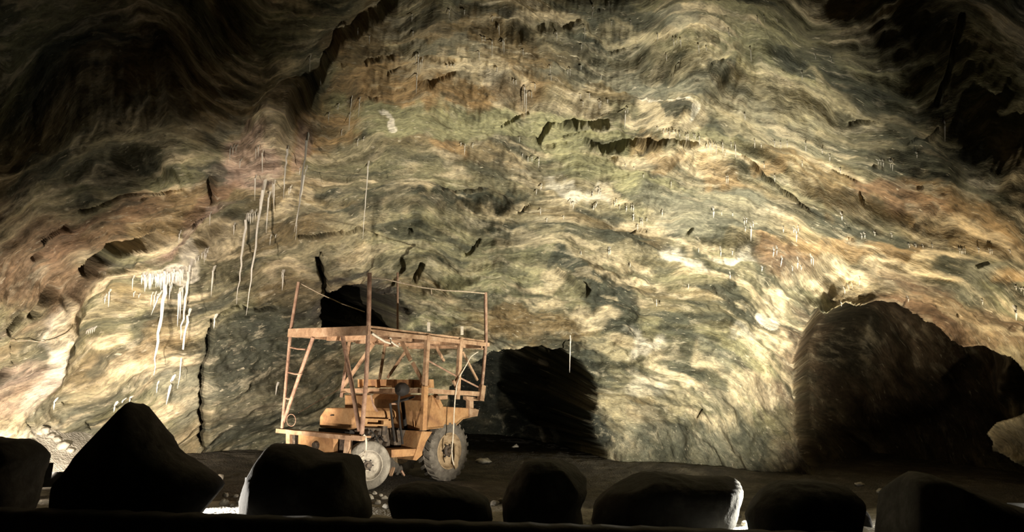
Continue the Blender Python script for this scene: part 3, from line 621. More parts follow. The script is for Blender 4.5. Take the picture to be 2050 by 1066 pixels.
rloc = L3(1.45, 0.9, 0.0)
dumper = empty('dumper', tuple(rloc)); WORLD[dumper.name] = Vector(rloc)
tag(dumper, 'dusty yellow site dumper carrying a pipe and plank work platform, parked before the back wall', 'dumper truck')
Ls, Ws = 3.0, 2.06
def P_(mb, name, mat, **k): return mb.build(name, mat, dumper, **k)

# --- work platform
plat = MB()
A0 = EP(581, 659); A1 = NP_(738, 652); A2 = NP_(976, 683)
A3 = A2 + (A0 - A1) * 1.0
zc = np.array([0, 0, 1.0])
def deckpt(s, t):  # s along the length, t across
    return (A1 * (1 - s) + A2 * s) * (1 - t) + (A0 * (1 - s) + A3 * s) * t
MB().beam(A0 - zc * 0.075 + DE * 0.02, A1 - zc * 0.085 - DE * 0.03, 0.06, 0.15, j=0.004).build('end_fascia', M_TIMBER, dumper)
MB().beam(A1 - zc * 0.10, A2 - zc * 0.075 + DD * 0.04, 0.05, 0.075, j=0.003).build('side_stringer', M_TIMBER, dumper)
MB().beam(A0 - zc * 0.10, A3 - zc * 0.075, 0.05, 0.075).build('side_stringer', M_TIMBER, dumper)
nb = 8
for k in range(nb):
    t0 = (k + 0.5) / nb
    st = random.uniform(-0.02, 0.01); en = 1 + random.uniform(-0.01, 0.03)
    MB().beam(deckpt(st + 0.02, t0) - zc * 0.025, deckpt(en, t0) - zc * 0.02, Ws / nb * 0.93, 0.045, j=0.006).build('deck_plank', M_TIMBER, dumper)
for s in (0.02, 0.27, 0.50, 0.74, 0.97):
    MB().beam(deckpt(s, 0.02) - zc * 0.10, deckpt(s, 0.98) - zc * 0.10, 0.09, 0.10, j=0.004).build('joist', M_TIMBER, dumper)
MB().beam(NP_(748, 668, 0.25), NP_(900, 676, 0.25), 0.08, 0.09, j=0.006).build('joist', M_TIMBER, dumper)
MB().beam(NP_(790, 676, 0.5), NP_(968, 697, 0.5), 0.10, 0.09, j=0.006).build('joist', M_TIMBER, dumper)
# posts
MB().tube([NP_(724, 874), NP_(733, 760), NP_(738, 652), NP_(740, 547)], 0.036, 10).build('corner_post', M_PIPE, dumper, smooth=True)
MB().tube([EP(565, 858), EP(574, 752), EP(582, 662), EP(598, 565)], 0.030, 10).build('corner_post', M_PIPE, dumper, smooth=True)
MB().tube([NP_(962, 800), NP_(968, 740), NP_(973, 683), NP_(972, 586)], 0.034, 10).build('corner_post', M_PIPE, dumper, smooth=True)
MB().tube([NP_(796, 660, Ws), NP_(796, 546, Ws)], 0.022, 8).build('corner_post', M_PIPE, dumper, smooth=True)
MB().beam(NP_(856, 672), NP_(850, 785), 0.075, 0.075, up=DE).build('side_post', M_TIMBER, dumper)
MB().beam(NP_(851, 774, -0.02), NP_(847, 862, -0.02), 0.10, 0.07, up=DE).build('side_post', M_PAINT, dumper)
MB().beam(NP_(922, 678), NP_(915, 800), 0.08, 0.07, up=DE).build('side_post', M_TIMBER, dumper)
MB().beam(NP_(966, 772, -0.04), NP_(962, 803, -0.04), 0.12, 0.08, up=DE).build('post_foot', M_TIMBER, dumper)
# raking struts
MB().tube([EP(685, 669, 0.02), EP(703, 765, 0.02), EP(720, 864, 0.02)], 0.036, 10).build('raking_strut', M_PIPE, dumper, smooth=True)
MB().tube([EP(627, 676, 0.02), EP(597, 760, 0.02), EP(567, 848, 0.02)], 0.033, 10).build('raking_strut', M_PIPE, dumper, smooth=True)
for (p, q) in (((578, 695), (612, 700)), ((577, 746), (604, 750)), ((570, 797), (583, 799))):
    MB().tube([EP(*p), EP((p[0] + q[0]) / 2, (p[1] + q[1]) / 2 + 1.5), EP(*q)], 0.016, 6).build('ladder_rung', M_PIPE, dumper, smooth=True)
# middle frame
AM = float((NP_(850, 783) - DO) @ DD)
MB().beam(EP(687, 783, AM), EP(850, 783, AM), 0.07, 0.085, j=0.003).build('cross_beam', M_TIMBER, dumper)
MB().beam(NP_(850, 783), NP_(966, 790), 0.08, 0.085, j=0.003).build('mid_rail', M_TIMBER, dumper)
MB().beam(L3(AM, Ws - .05, EP(687, 783, AM)[2]), L3(Ls, Ws - .05, EP(687, 783, AM)[2]), 0.08, 0.085).build('mid_rail', M_TIMBER, dumper)
MB().beam(EP(701, 676, AM), EP(691, 745, AM), 0.06, 0.06).build('rear_post', M_TIMBER, dumper)
MB().beam(EP(691, 745, AM), EP(684, 796, AM), 0.075, 0.06).build('rear_post', M_PIPE, dumper)
MB().beam(EP(748, 688, AM), EP(687, 775, AM), 0.035, 0.07).build('diagonal_brace', M_TIMBER, dumper)
MB().beam(EP(803, 682, AM), EP(822, 722, AM), 0.035, 0.07).build('diagonal_brace', M_TIMBER, dumper)
MB().beam(EP(826, 727, AM), EP(847, 766, AM), 0.035, 0.065).build('diagonal_brace', M_TIMBER, dumper)
MB().beam(EP(812, 704, Ls), EP(776, 757, Ls), 0.03, 0.06).build('diagonal_brace', M_TIMBER, dumper)
MB().beam(EP(771, 690, Ls), EP(760, 760, Ls), 0.06, 0.06).build('rear_post', M_TIMBER, dumper)
MB().tube([NP_(856, 722, 0.02), NP_(905, 749, 0.02), NP_(958, 776, 0.02)], 0.017, 8).build('stay_rod', M_PIPE, dumper, smooth=True)
MB().beam(NP_(926, 705, 0.5), NP_(956, 762, 0.5), 0.03, 0.045).build('diagonal_brace', M_TIMBER, dumper)
MB().beam(NP_(866, 682, 0.5), NP_(889, 724, 0.5), 0.03, 0.05).build('diagonal_brace', M_TIMBER, dumper)
MB().beam(NP_(907, 762, -0.02), NP_(914, 776, -0.02), 0.04, 0.04).build('peg', M_TIMBER, dumper)
MB().beam(NP_(858, 664), NP_(858, 646), 0.045, 0.05).build('peg', M_CORD, dumper)
MB().beam(NP_(925, 671), NP_(925, 654), 0.045, 0.05).build('peg', M_CORD, dumper)
MB().beam(NP_(876, 797, 0.1), NP_(893, 796, 0.1), 0.08, 0.07).build('bearer_block', M_TIMBER, dumper)
MB().prism([NP_(934, 794, 0.1), NP_(964, 797, 0.1), NP_(964, 803, 0.1), NP_(948, 803, 0.1), NP_(948, 818, 0.1), NP_(940, 818, 0.1), NP_(940, 803, 0.1), NP_(934, 800, 0.1)], DE * 0.09).build('bracket', M_TIMBER, dumper)
# tray of plates on the cross beam
zt = 0
tray = MB()
tray.prism([EP(716, 760, AM + .12), EP(860, 761, AM + .12), EP(856, 777, AM + .12), EP(716, 776, AM + .12)], DD * 0.05)
tr = tray.build('storage_tray', M_PAINT, dumper)
for px in (716, 751, 785, 818, 858):
    MB().prism([EP(px, 760, AM + .04), EP(px + 3, 760, AM + .04), EP(px + 4, 777, AM + .04), EP(px, 777, AM + .04)], DD * 0.09).build('divider', M_PAINT, tr)
# guard ropes
def sag(p, q, s, n=12):
    p = np.array(p); q = np.array(q); return [p + (q - p) * t - zc * s * 4 * t * (1 - t) for t in np.linspace(0, 1, n)]
MB().tube([NP_(x, y) for x, y in ((740, 556), (771, 559), (796, 565), (845, 576), (892, 582), (930, 584), (972, 588))], 0.012, 6).build('guard_rope', M_ROPE, dumper, smooth=True)
MB().tube([EP(598, 566)] + [NP_(x, y, Ws * 0.97) for x, y in ((640, 588), (685, 609), (730, 625))], 0.010, 6).build('guard_rope', M_ROPE, dumper, smooth=True)
MB().tube([NP_(863, 580), NP_(864, 590)], 0.012, 6).build('rope_end', M_ROPE, dumper, smooth=True)
MB().tube([EP(598, 827, 0.3), EP(640, 802, AM * .6), EP(686, 776, AM)], 0.005, 5).build('stay_wire', M_PIPE, dumper, smooth=True)
ringp = [EP(583 + 9 * math.cos(t), 842 + 12 * math.sin(t), 0.03) for t in np.linspace(0, 6.28, 20)]
MB().tube(ringp, 0.006, 5).build('wire_loop', M_PIPE, dumper, smooth=True)

# --- rear bench and plate
MB().beam(EP(557, 863), EP(724, 879), 0.10, 0.07, j=0.004).build('bench_beam', M_TIMBER, dumper)
MB().prism([EP(557, 860), EP(722, 874), EP(722, 874) + DD * .22, EP(557, 860) + DD * .22], -zc * 0.03).build('bench_board', M_TIMBER, dumper)
MB().prism([EP(703, 872, -.06), EP(724, 874, -.06), EP(724, 882, -.06), EP(703, 880, -.06)], DD * 0.08).build('beam_end_block', M_TIMBER, dumper)
MB().beam(EP(579, 866, .03), EP(579, 935, .03), 0.11, 0.06, up=DD).build('frame_upright', M_TIMBER, dumper)
MB().beam(EP(698, 875, .03), EP(694, 914, .03), 0.11, 0.06, up=DD).build('frame_upright', M_TIMBER, dumper)
MB().prism([EP(597, 868, .08), EP(668, 874, .08), EP(667, 912, .08), EP(640, 920, .08), EP(596, 905, .08)], DD * 0.10).build('counterweight_plate', M_PAINT, dumper, bevel=0.01)
MB().beam(EP(596, 912, .04), EP(698, 912, .04), 0.10, 0.06).build('lower_frame_bar', M_TIMBER, dumper)
MB().prism([EP(584, 866, .22), EP(702, 876, .22), EP(700, 920, .22), EP(584, 920, .22)], DD * 0.05).build('radiator_core', M_GREASY, dumper)
kn = EP(631, 893, 0.05)
MB().lathe(kn, -DD, [(0.001, .03), (0.06, .03), (0.075, 0.0), (0.075, -.05)], 16).build('tow_pin', M_GREASY, dumper, smooth=True)
# --- bonnet
AH = 0.38
hood = [EP(x, y, AH) for x, y in ((639.5, 834), (652, 817), (704, 817), (711, 823), (712, 835), (706, 842), (704, 858), (694, 861), (638.7, 857))]
MB().prism(hood, DD * 0.95).build('bonnet', M_PAINT, dumper, bevel=0.03)
MB().beam(EP(662, 832, AH - .01), EP(668, 832, AH - .01), 0.02, 0.02).build('catch', M_IRON, dumper)
MB().prism([EP(638, 858, AH + .02), EP(700, 862, AH + .02), EP(700, 869, AH + .02), EP(638, 866, AH + .02)], DD * 0.85).build('bonnet_base', M_IRON, dumper)
# --- seat
sb = 0.62
prof = [(731, 792), (742, 791), (748, 812), (758, 830), (770, 835), (785, 837), (785, 841), (745, 841), (733, 836)]
MB().prism([NP_(x, y, sb) for x, y in prof], DE * 0.03).build('seat_side', M_PAINT, dumper, bevel=0.006)
MB().prism([NP_(x, y, sb + .5) for x, y in prof], DE * 0.03).build('seat_side', M_PAINT, dumper, bevel=0.006)
inner = [(741, 791), (744, 790), (750, 811), (760, 828), (771, 833), (785, 835), (785, 839), (769, 838), (757, 833), (747, 815)]
MB().prism([NP_(x, y, sb - .01) for x, y in inner], DE * 0.56).build('seat_pan', M_PIPE, dumper, bevel=0.008)
MB().prism([NP_(x, y, sb + .02) for x, y in ((728, 793), (733, 792), (735, 838), (728, 838))], DE * 0.5).build('seat_back', M_PAINT, dumper, bevel=0.01)
# slotted bracket under the seat
br = MB()
for poly in ([(728, 838), (785, 840), (784, 843), (728, 841)], [(728, 841), (737, 841), (735, 850), (728, 850)], [(768, 842), (778, 842), (778, 853), (768, 853)], [(728, 849), (778, 851), (776, 854), (728, 852)]):
    br.prism([NP_(x, y, .5) for x, y in poly], DE * 0.06)
br.build('slotted_bracket', M_PAINT, dumper, bevel=0.004)
MB().prism([NP_(768, 842, .52), NP_(778, 842, .52), NP_(772, 880, .52), NP_(764, 880, .52)], DE * 0.06).build('bracket_leg', M_GREASY, dumper)
# --- engine and running gear
eng = MB()
eng.prism([NP_(724, 856, .55), NP_(784, 858, .55), NP_(780, 905, .55), NP_(724, 905, .55)], DE * 0.6)
eo = eng.build('engine_block', M_GREASY, dumper, bevel=0.02)
for i, (x, y, r) in enumerate(((742, 872, .05), (755, 868, .04), (748, 886, .06), (764, 878, .035), (735, 866, .04), (772, 890, .04))):
    MB().lathe(NP_(x, y, .5), -DE, [(0.001, .05), (r * .6, .05), (r, .02), (r, -.1)], 14).build('pulley', M_GREASY, eo, smooth=True)
for pts in (((734, 880), (742, 862), (752, 874), (758, 890)), ((745, 895), (760, 872), (768, 884)), ((728, 868), (740, 880), (735, 896))):
    MB().tube([NP_(x, y, .46) for x, y in pts], 0.014, 6).build('hose', M_IRON, eo, smooth=True)
MB().beam(L3(.35, .75, .52), L3(2.75, .75, .60), 0.10, 0.20).build('chassis_rail', M_GREASY, dumper)
MB().beam(L3(.35, 1.35, .52), L3(2.75, 1.35, .60), 0.10, 0.20).build('chassis_rail', M_GREASY, dumper)
# footplate
MB().prism([NP_(784, 901, .2), NP_(803, 900, .2), NP_(846, 899, .2), NP_(846, 912, .2), NP_(803, 916, .2), NP_(784, 917, .2)], DE * 0.35).build('footplate', M_PAINT, dumper, bevel=0.01)
MB().prism([NP_(845, 864, .18), NP_(866, 865, .18), NP_(853, 886, .18), NP_(846, 905, .18), NP_(846, 912, .18), NP_(834, 923, .18), NP_(827, 922, .18), NP_(835, 898, .18)], DE * 0.42).build('mudguard', M_PAINT, dumper, bevel=0.008)
MB().prism([NP_(786, 862, .6), NP_(846, 862, .6), NP_(830, 898, .6), NP_(790, 898, .6)], DE * 0.1).build('bulkhead', M_GREASY, dumper)
# controls
cb = .42
MB().tube([NP_(781, 808, cb), NP_(786, 850, cb), NP_(790, 884, cb)], 0.022, 10).build('control_lever', M_IRON, dumper, smooth=True)
MB().tube([NP_(797, 809, cb), NP_(801, 850, cb), NP_(806, 890, cb)], 0.020, 10).build('control_lever', M_IRON, dumper, smooth=True)
MB().tube([NP_(781, 810, cb), NP_(784, 809, cb), NP_(797, 809, cb)], 0.018, 8).build('lever_link', M_PIPE, dumper, smooth=True)
MB().tube([NP_(806, 806, .7), NP_(812, 860, .75), NP_(816, 895, .8)], 0.035, 10).build('steering_column', M_IRON, dumper, smooth=True)
wc = NP_(808, 801, .62); wn = Vector((-.30, -.10, .92)).normalized(); wa = wn.cross(Vector((0, 1, 0))).normalized(); wb = wn.cross(wa)
MB().tube([Vector(wc) + wa * .20 * math.cos(t) + wb * .20 * math.sin(t) for t in np.linspace(0, 2 * math.pi, 33)], 0.016, 8, cap=False).build('steering_wheel', M_IRON, dumper, smooth=True)
sp_ = MB()
for t in (0.3, 2.4, 4.5): sp_.tube([Vector(wc), Vector(wc) + wa * .2 * math.cos(t) + wb * .2 * math.sin(t)], 0.012, 6)
sp_.build('steering_spokes', M_IRON, dumper, smooth=True)
hl = NP_(805, 780, .3)
MB().lathe(hl, (-.45, -.8, .1), [(0.001, .13), (0.07, .12), (0.115, .06), (0.12, -.02), (0.09, -.10), (0.001, -.13)], 20).build('head_lamp', M_IRON, dumper, smooth=True)
MB().tube([NP_(800, 790, .32), NP_(797, 812, .36)], 0.02, 8).build('lamp_stalk', M_IRON, dumper, smooth=True)
# --- tipping skip
sk = 0.26; sw = 1.5
side = [(851.5, 803), (862, 792), (870, 791), (881, 814), (951, 818.6), (958, 821), (956, 833), (927, 840), (911, 855), (851, 861)]
MB().prism([NP_(x, y, sk) for x, y in side], DE * 0.04).build('skip_side', M_PAINT, dumper, bevel=0.01)
MB().prism([NP_(x, y, sk) + DE * sw for x, y in side], DE * 0.04).build('skip_side', M_PAINT, dumper, bevel=0.01)
bk = [NP_(851.5, 803, sk), NP_(862, 792, sk), NP_(867, 792, sk), NP_(856, 861, sk), NP_(851, 861, sk)]
MB().prism(bk, DE * sw).build('skip_back', M_PAINT, dumper, bevel=0.01)
nose = [NP_(951, 818.6, sk), NP_(958, 821, sk), NP_(956, 833, sk), NP_(927, 840, sk), NP_(911, 855, sk), NP_(851, 861, sk), NP_(853, 857, sk), NP_(909, 851, sk), NP_(925, 837, sk), NP_(951, 830, sk)]
MB().prism(nose, DE * sw).build('skip_floor', M_PAINT, dumper)
MB().prism([NP_(829, 842, .55), NP_(846, 797, .5), NP_(852, 800, .26), NP_(852, 861, .26), NP_(832, 861, .5)], -DD * 0.02).build('skip_brace_plate', M_PAINT, dumper)
MB().beam(NP_(870, 790, sk - .02), NP_(883, 816, sk - .02), 0.04, 0.09).build('skip_rim', M_PAINT, dumper)
MB().prism([NP_(940, 818, sk - .03), NP_(959, 821, sk - .03), NP_(956, 834, sk - .03), NP_(940, 836, sk - .03)], DE * 0.03).build('skip_lip', M_TIMBER, dumper)
# --- wheels
def wheel(c, axis, r, wd, rr, lugs, rimm, name='wheel', tyre=M_TYRE, vis=True):
    ax = Vector(axis).normalized(); c = Vector(c)
    t = MB(); h = wd / 2; th_ = r - rr
    t.lathe(c, ax, [(rr, h * .80), (rr + th_ * .12, h * .95), (rr + th_ * .35, h * 1.0), (rr + th_ * .65, h * .98), (rr + th_ * .86, h * .86), (r * .985, h * .60), (r, 0),
                    (r * .985, -h * .60), (rr + th_ * .86, -h * .86), (rr + th_ * .5, -h), (rr, -h * .8)], 56)
    a = ax.cross(Vector((0, 0, 1))).normalized(); b = a.cross(ax)
    for i in range(lugs):
        for sgn in (1, -1):
            t0 = 2 * math.pi * (i + (0.25 if sgn > 0 else 0.75)) / lugs; t1 = t0 + 2 * math.pi / lugs * 0.55
            def pt(tt, rad, hh): return c + ax * hh + (a * math.cos(tt) + b * math.sin(tt)) * rad
            dt = 2 * math.pi / lugs * 0.22; ro = r * 1.045
            q0 = [pt(t0 - dt, rr + th_ * .62, sgn * h * 1.0), pt(t0 + dt, rr + th_ * .62, sgn * h * 1.0), pt(t0 + dt, ro * .985, sgn * h * .86), pt(t0 - dt, ro * .985, sgn * h * .86)]
            q1 = [pt(t1 - dt, r * .93, 0), pt(t1 + dt, r * .93, 0), pt(t1 + dt, ro, 0), pt(t1 - dt, ro, 0)]
            t.add(q0 + q1, [(3, 2, 1, 0), (4, 5, 6, 7), (0, 1, 5, 4), (1, 2, 6, 5), (2, 3, 7, 6), (3, 0, 4, 7)])
    w = MB()
    w.lathe(c, ax, [(rr * 1.02, h * .86), (rr * .97, h * .90), (rr * .93, h * .78), (rr * .88, h * .45), (rr * .80, h * .30), (rr * .45, h * .22), (rr * .40, h * .42), (rr * .18, h * .46), (rr * .001, h * .46)], 40)
    w.lathe(c, ax, [(rr * 1.02, -h * .8), (rr * .9, -h * .6), (rr * .2, -h * .4), (rr * .001, -h * .4)], 30)
    wo = w.build(name, rimm, dumper, smooth=True)
    t.build('tyre', tyre, wo, smooth=True)
    hb = MB(); hb.lathe(c + ax * h * .42, ax, [(rr * .30, 0), (rr * .30, h * .25), (rr * .16, h * .34), (rr * .14, h * .6), (rr * .001, h * .62)], 20)
    hb.build('hub', M_GREASY, wo, smooth=True)
    for i in range(6):
        tt = i * math.pi / 3; p = c + (a * math.cos(tt) + b * math.sin(tt)) * rr * .36 + ax * h * .4
        MB().lathe(p, ax, [(rr * .055, 0), (rr * .055, h * .18), (0.001, h * .18)], 6).build('wheel_nut', M_IRON, wo)
    return wo
fc = NP_(901.6, 913.5, .243); r_f = 0.53
fc = fc + zc * (r_f + 0.02 - fc[2]) + DE * 0.17
wheel(fc, -DE, r_f, 0.34, 0.33, 22, M_RIM)
wheel(fc + DE * 1.25, DE, r_f, 0.34, 0.33, 22, M_RIM)
rn = np.array([.50, -.87, 0]); rc = at_z(738, 933, 0.395)
wheel(rc - rn * 0.09, rn, 0.395, 0.19, 0.24, 0, M_PALE, tyre=M_TYREP)
rc2 = rc + DE * 1.25
wheel(rc2, -rn, 0.395, 0.19, 0.24, 0, M_PALE, tyre=M_TYREP)
MB().tube([fc + DE * .1, fc + DE * 1.15], 0.07, 12).build('front_axle', M_GREASY, dumper, smooth=True)
MB().tube([rc - rn * .1 + zc * .02, rc2 + zc * .02], 0.05, 12).build('rear_axle', M_GREASY, dumper, smooth=True)
MB().beam(NP_(788, 937, .3), NP_(782, 953, .25), 0.05, 0.03).build('spring_leaf', M_TIMBER, dumper)
MB().beam(NP_(780, 938, .32), NP_(778, 952, .3), 0.02, 0.02).build('spring_leaf', M_TIMBER, dumper)
MB().beam(NP_(803, 943, .3), NP_(809, 953, .3), 0.03, 0.03).build('drain_pipe', M_PIPE, dumper)

# --- loose cords hanging on the machine
def cord(pts, r, label):
    mb = MB(); mb.tube(pts, r, 6); o = mb.build('cord', M_CORD, None, smooth=True, origin=pts[0])
    tag(o, label, 'cord', 'pale cords hanging on the dumper'); return o
cord([NP_(x, y, -.07) for x, y in ((957, 705), (950, 709), (942, 715), (933, 732), (919, 756), (914, 775), (911, 800), (909, 830), (907.5, 870), (906, 885), (904.5, 905), (906, 922), (909, 932))], 0.011,
     'long pale cord slung from the platform and hanging down over the big front tyre')
cord([NP_(x, y, -.04) for x, y in ((727, 871), (731, 875), (733, 884), (732, 903), (727, 915), (720, 922), (715, 927))], 0.018,
     'short white frayed cord dangling from the bench over the rear wheel')
cord([NP_(x, y, -.05) for x, y in ((745, 668), (757, 676), (770, 684), (781, 688), (783, 678), (779, 677))], 0.02,
     'knotted pale cord looped under the near corner of the platform')
cord([NP_(x, y, -.06) for x, y in ((783, 684), (790, 690), (797, 694), (800, 689), (797, 688))], 0.015,
     'small loop of cord under the plank edge, right of the knotted cord')
for i, pts in enumerate((((909, 888), (916, 900), (918, 920), (914, 938)), ((913, 880), (921, 892), (924, 910), (920, 928)))):
    pass
MB_r = MB(); MB_r.prism([NP_(x, y, .20) for x, y in ((910, 888), (916, 893), (918.5, 910), (917, 935), (912, 941), (909, 930), (911, 912))], DE * .012)
ro = MB_r.build('cloth_strip', M_RIM, None, origin=NP_(912, 910, .2)); tag(ro, 'narrow tan strip of cloth hanging across the rim of the front tyre', 'cloth')
# ------------------------------------------------------------------ icicles
m, nt, b = mat_new('milky_ice')
tc = N(nt, 'ShaderNodeTexCoord'); nz = N(nt, 'ShaderNodeTexNoise', Scale=18.0, Detail=3.0); nt.links.new(tc.outputs['Object'], nz.inputs['Vector'])
nt.links.new(ramp(nt, nz.outputs[0], [(0.3, (0.78, 0.75, 0.67)), (0.7, (0.93, 0.91, 0.86))]), b.inputs['Base Color'])
b.inputs['Roughness'].default_value = 0.25
try:
    b.inputs['Subsurface Weight'].default_value = 0.0; b.inputs['Specular IOR Level'].default_value = 0.6
except Exception: pass
bpn = N(nt, 'ShaderNodeBump', Strength=0.2, Distance=0.01); nt.links.new(nz.outputs[0], bpn.inputs['Height']); nt.links.new(bpn.outputs[0], b.inputs['Normal'])
tr_ = N(nt, 'ShaderNodeBsdfTranslucent'); tr_.inputs[0].default_value = (0.92, 0.90, 0.84, 1); mx_ = N(nt, 'ShaderNodeMixShader'); mx_.inputs[0].default_value = 0.12
nt.links.new(b.outputs[0], mx_.inputs[1]); nt.links.new(tr_.outputs[0], mx_.inputs[2]); nt.links.new(mx_.outputs[0], [n for n in nt.nodes if n.type == 'OUTPUT_MATERIAL'][0].inputs[0])
M_ICE = m
n_miss = 0
def icicle(px, py, qx, qy, wpx, label, group):
    wpx = wpx * 1.1 + 0.6
    """an icicle whose root is frozen to the rock seen at (px, py) and whose tip hangs free"""
    global n_miss
    h, nn = wall_hit(px, py)
    if h is None: n_miss += 1; return None
    top = np.array(h); d = ray(px, py); Yt = top[1]
    tip = at_y(qx, qy, Yt)
    # keep it clear of the rock: bring the whole icicle in front of what stands behind its tip
    hb, _ = wall_hit(qx, qy)
    if hb is not None and hb[1] < Yt: tip = at_y(qx, qy, hb[1] - 0.03)
    mt, _ = wall_hit((px + qx) / 2, (py + qy) / 2)
    Lg = np.linalg.norm(tip - top); dist = np.linalg.norm(top - CAM)
    r = max(0.004, wpx * dist / F / 2)
    n = 4 if Lg < 0.35 else (6 if Lg < 1 else 12)
    inward = np.array([0, -1.0, 0])
    pts = []
    for k in range(n + 1):
        t = k / n; p = top * (1 - t) + tip * t + inward * (0.01 + min(r * 1.2, 0.05))
        if k == 0: p = top + np.array([0, 0.03, 0.03])
        if n > 6 and 0 < k < n: p = p + np.array([random.uniform(-1, 1), random.uniform(-1, 1), 0]) * r * 0.5
        pts.append(p)
    mb = MB(); seg = 8 if wpx > 3 else 6
    def rad(t): return r * (1.25 - 0.45 * min(t * 4, 1)) if t < 0.25 else max(0.0015, r * 0.8 * (1 - ((t - 0.25) / 0.75) ** 1.6 * 0.9))
    jr = [random.uniform(.85, 1.15) for _ in range(n + 1)]
    mb.tube(pts, lambda t: rad(t) * jr[int(round(t * n))], seg)
    o = mb.build('icicle', M_ICE, None, smooth=True, origin=tuple(top))
    tag(o, label, 'icicle', group); return o
ORDS = ['first', 'second', 'third', 'fourth', 'fifth', 'sixth', 'seventh', 'eighth', 'ninth', 'tenth', 'eleventh', 'twelfth', 'thirteenth', 'fourteenth', 'fifteenth', 'sixteenth', 'seventeenth', 'eighteenth']
# individual long ones
for a in ((335, 556, 311, 752, 6.5, 'very long thick white icicle hanging from the white ice fringe at left'),
          (384, 520, 364, 681, 5.5, 'long white icicle at the right end of the white ice fringe'),
          (380, 621, 357, 779, 3.8, 'long thin icicle hanging below and behind the right end of the white ice fringe'),
          (496, 428, 475.5, 610, 4.2, 'long slanting icicle, left of the two long ones above the dumper ladder'),
          (530, 362, 494.5, 633, 4.2, 'longest slanting icicle of the cave, right of its long neighbour above the dumper ladder'),
          (617, 267, 592.5, 482, 3.6, 'long straight icicle from the ochre ledge corner, its tip far down over dark rock'),
          (615, 330, 590, 466, 2.4, 'thinner icicle running close beside the long one from the ochre ledge corner'),
          (576, 292, 569, 400, 3.2, 'icicle with a hooked top, just left of the ochre ledge corner'),
          (540, 384, 534, 468, 3.4, 'medium icicle right of the slanting pair, ending over dark rock'),
          (429, 534, 424, 594, 3.0, 'lone icicle midway between the white fringe and the slanting pair'),
          (569, 541, 566, 583, 3.0, 'short icicle just above the left top of the platform ladder'),
          (348, 754, 335, 811, 4.5, 'pale tapering icicle low on the wall above the pyramid-shaped boulder'),
          (738, 322, 727, 480, 1.9, 'very thin long thread of ice above the dumper platform'),
          (1142, 672, 1140, 747, 2.0, 'lone thread of ice hanging before the dark adit'),
          (432, 632, 430, 659, 4.0, 'short bluish icicle beside the dark vertical cleft'),
          (556, 770, 553, 792, 3.0, 'small icicle left of the platform ladder foot'),
          (323, 585, 304, 632, 2.6, 'slanting icicle crossing left from the white ice fringe'),
          (361, 577, 357, 655, 3.4, 'medium icicle between the two big ones under the white fringe'),
          (1427.7, 414, 1427, 438, 4.2, 'stout short white icicle alone on the grey patch of the right wall'),
          (2031.5, 614, 2031, 643, 3.6, 'bright short icicle at the far right above the tunnel'),
          (566, 541, 565, 560, 2.2, 'tiny icicle touching the one above the platform ladder')):
    icicle(*a, 'long and lone icicles')
def cluster(where, group, items, w=2.0):
    items = sorted(items, key=lambda a: a[0])
    for i, a in enumerate(items):
        ww = a[4] if len(a) > 4 else w
        icicle(a[0], a[1], a[2], a[3], ww, f'icicle, {ORDS[i]} from left {where}', group)
rnd = random.Random(3)
fr = []
for i in range(30):
    t = i / 29; x = 287 + 82 * t; y = 548 - 12 * t + rnd.uniform(-3, 3)
    fr.append((x, y, x - rnd.uniform(0, 3), y + rnd.uniform(16, 40), rnd.uniform(2.4, 4.4)))
cluster('in the left half of the white ice fringe', 'white ice fringe', fr[:15]); cluster('in the right half of the white ice fringe', 'white ice fringe', fr[15:])
cluster('of the small ones under the tail of the white fringe', 'icicles under the fringe tail', [(406, 505, 405, 520), (411, 500, 410, 527), (414, 503, 413, 522), (399, 512, 398, 524), (418, 496, 417, 508), (393, 516, 392, 530)])
cluster('of the loose row below the white fringe', 'icicles below the white fringe', [(221, 580, 219, 616, 2.6), (213, 590, 211, 610), (268, 552, 266, 582), (306, 585, 303, 612), (312, 585, 309, 618), (318, 588, 315, 600), (343, 565, 340, 602), (347, 560, 344, 585), (364, 575, 362, 640, 3), (368, 572, 366, 610), (270, 585, 269, 596), (280, 590, 279, 598)])
cluster('of the tiny drips above the pyramid-shaped boulder', 'drips above the pyramid boulder', [(317, 765, 315, 788), (263, 795, 261, 806, 3), (249, 800, 246, 808, 3), (233, 808, 230, 826, 3.4), (112, 800, 110, 822, 3)])
cluster('of the five tiny drips on the lower left wall', 'tiny drips on the lower left wall', [(176, 662, 174, 670), (180, 660, 178, 671), (184, 658, 182, 670), (188, 657, 186, 669), (192, 655, 190, 666)], 1.8)
cluster('of the bunch at the roots of the slanting pair', 'icicles at the roots of the slanting pair', [(500, 424, 499, 445, 3), (504, 422, 502, 450, 3), (508, 424, 507, 447, 2.6), (513, 420, 512, 442, 2.4), (518, 424, 517, 440), (512, 350, 511, 403), (522, 395, 520, 430), (526, 300, 526, 348), (547, 362, 546, 398), (550, 360, 549, 425, 2.4), (470, 446, 469, 472, 2.4), (543, 470, 541, 492), (553, 470, 552, 478)])
cluster('of the drips down the pinkish block', 'drips on the pinkish block', [(462, 292, 461, 325), (468, 292, 467, 312), (474, 292, 473, 308), (482, 320, 481, 338), (518, 290, 518, 315), (513, 292, 513, 320), (422, 424, 421, 452), (361, 464, 359, 488), (420, 392, 419, 418)], 1.8)
cluster('of the drips beside the ochre ledge corner', 'drips beside the ochre ledge corner', [(580, 375, 579, 392), (584, 370, 582, 388), (602, 335, 600, 352)], 2.2)
cluster('of the tuft hanging before the ochre hollow', 'tuft before the ochre hollow', [(833, 105, 832, 131), (838, 105, 837, 146, 2.4), (846, 114, 844, 141), (835, 146, 833.5, 190, 1.8), (842, 120, 840, 150)])
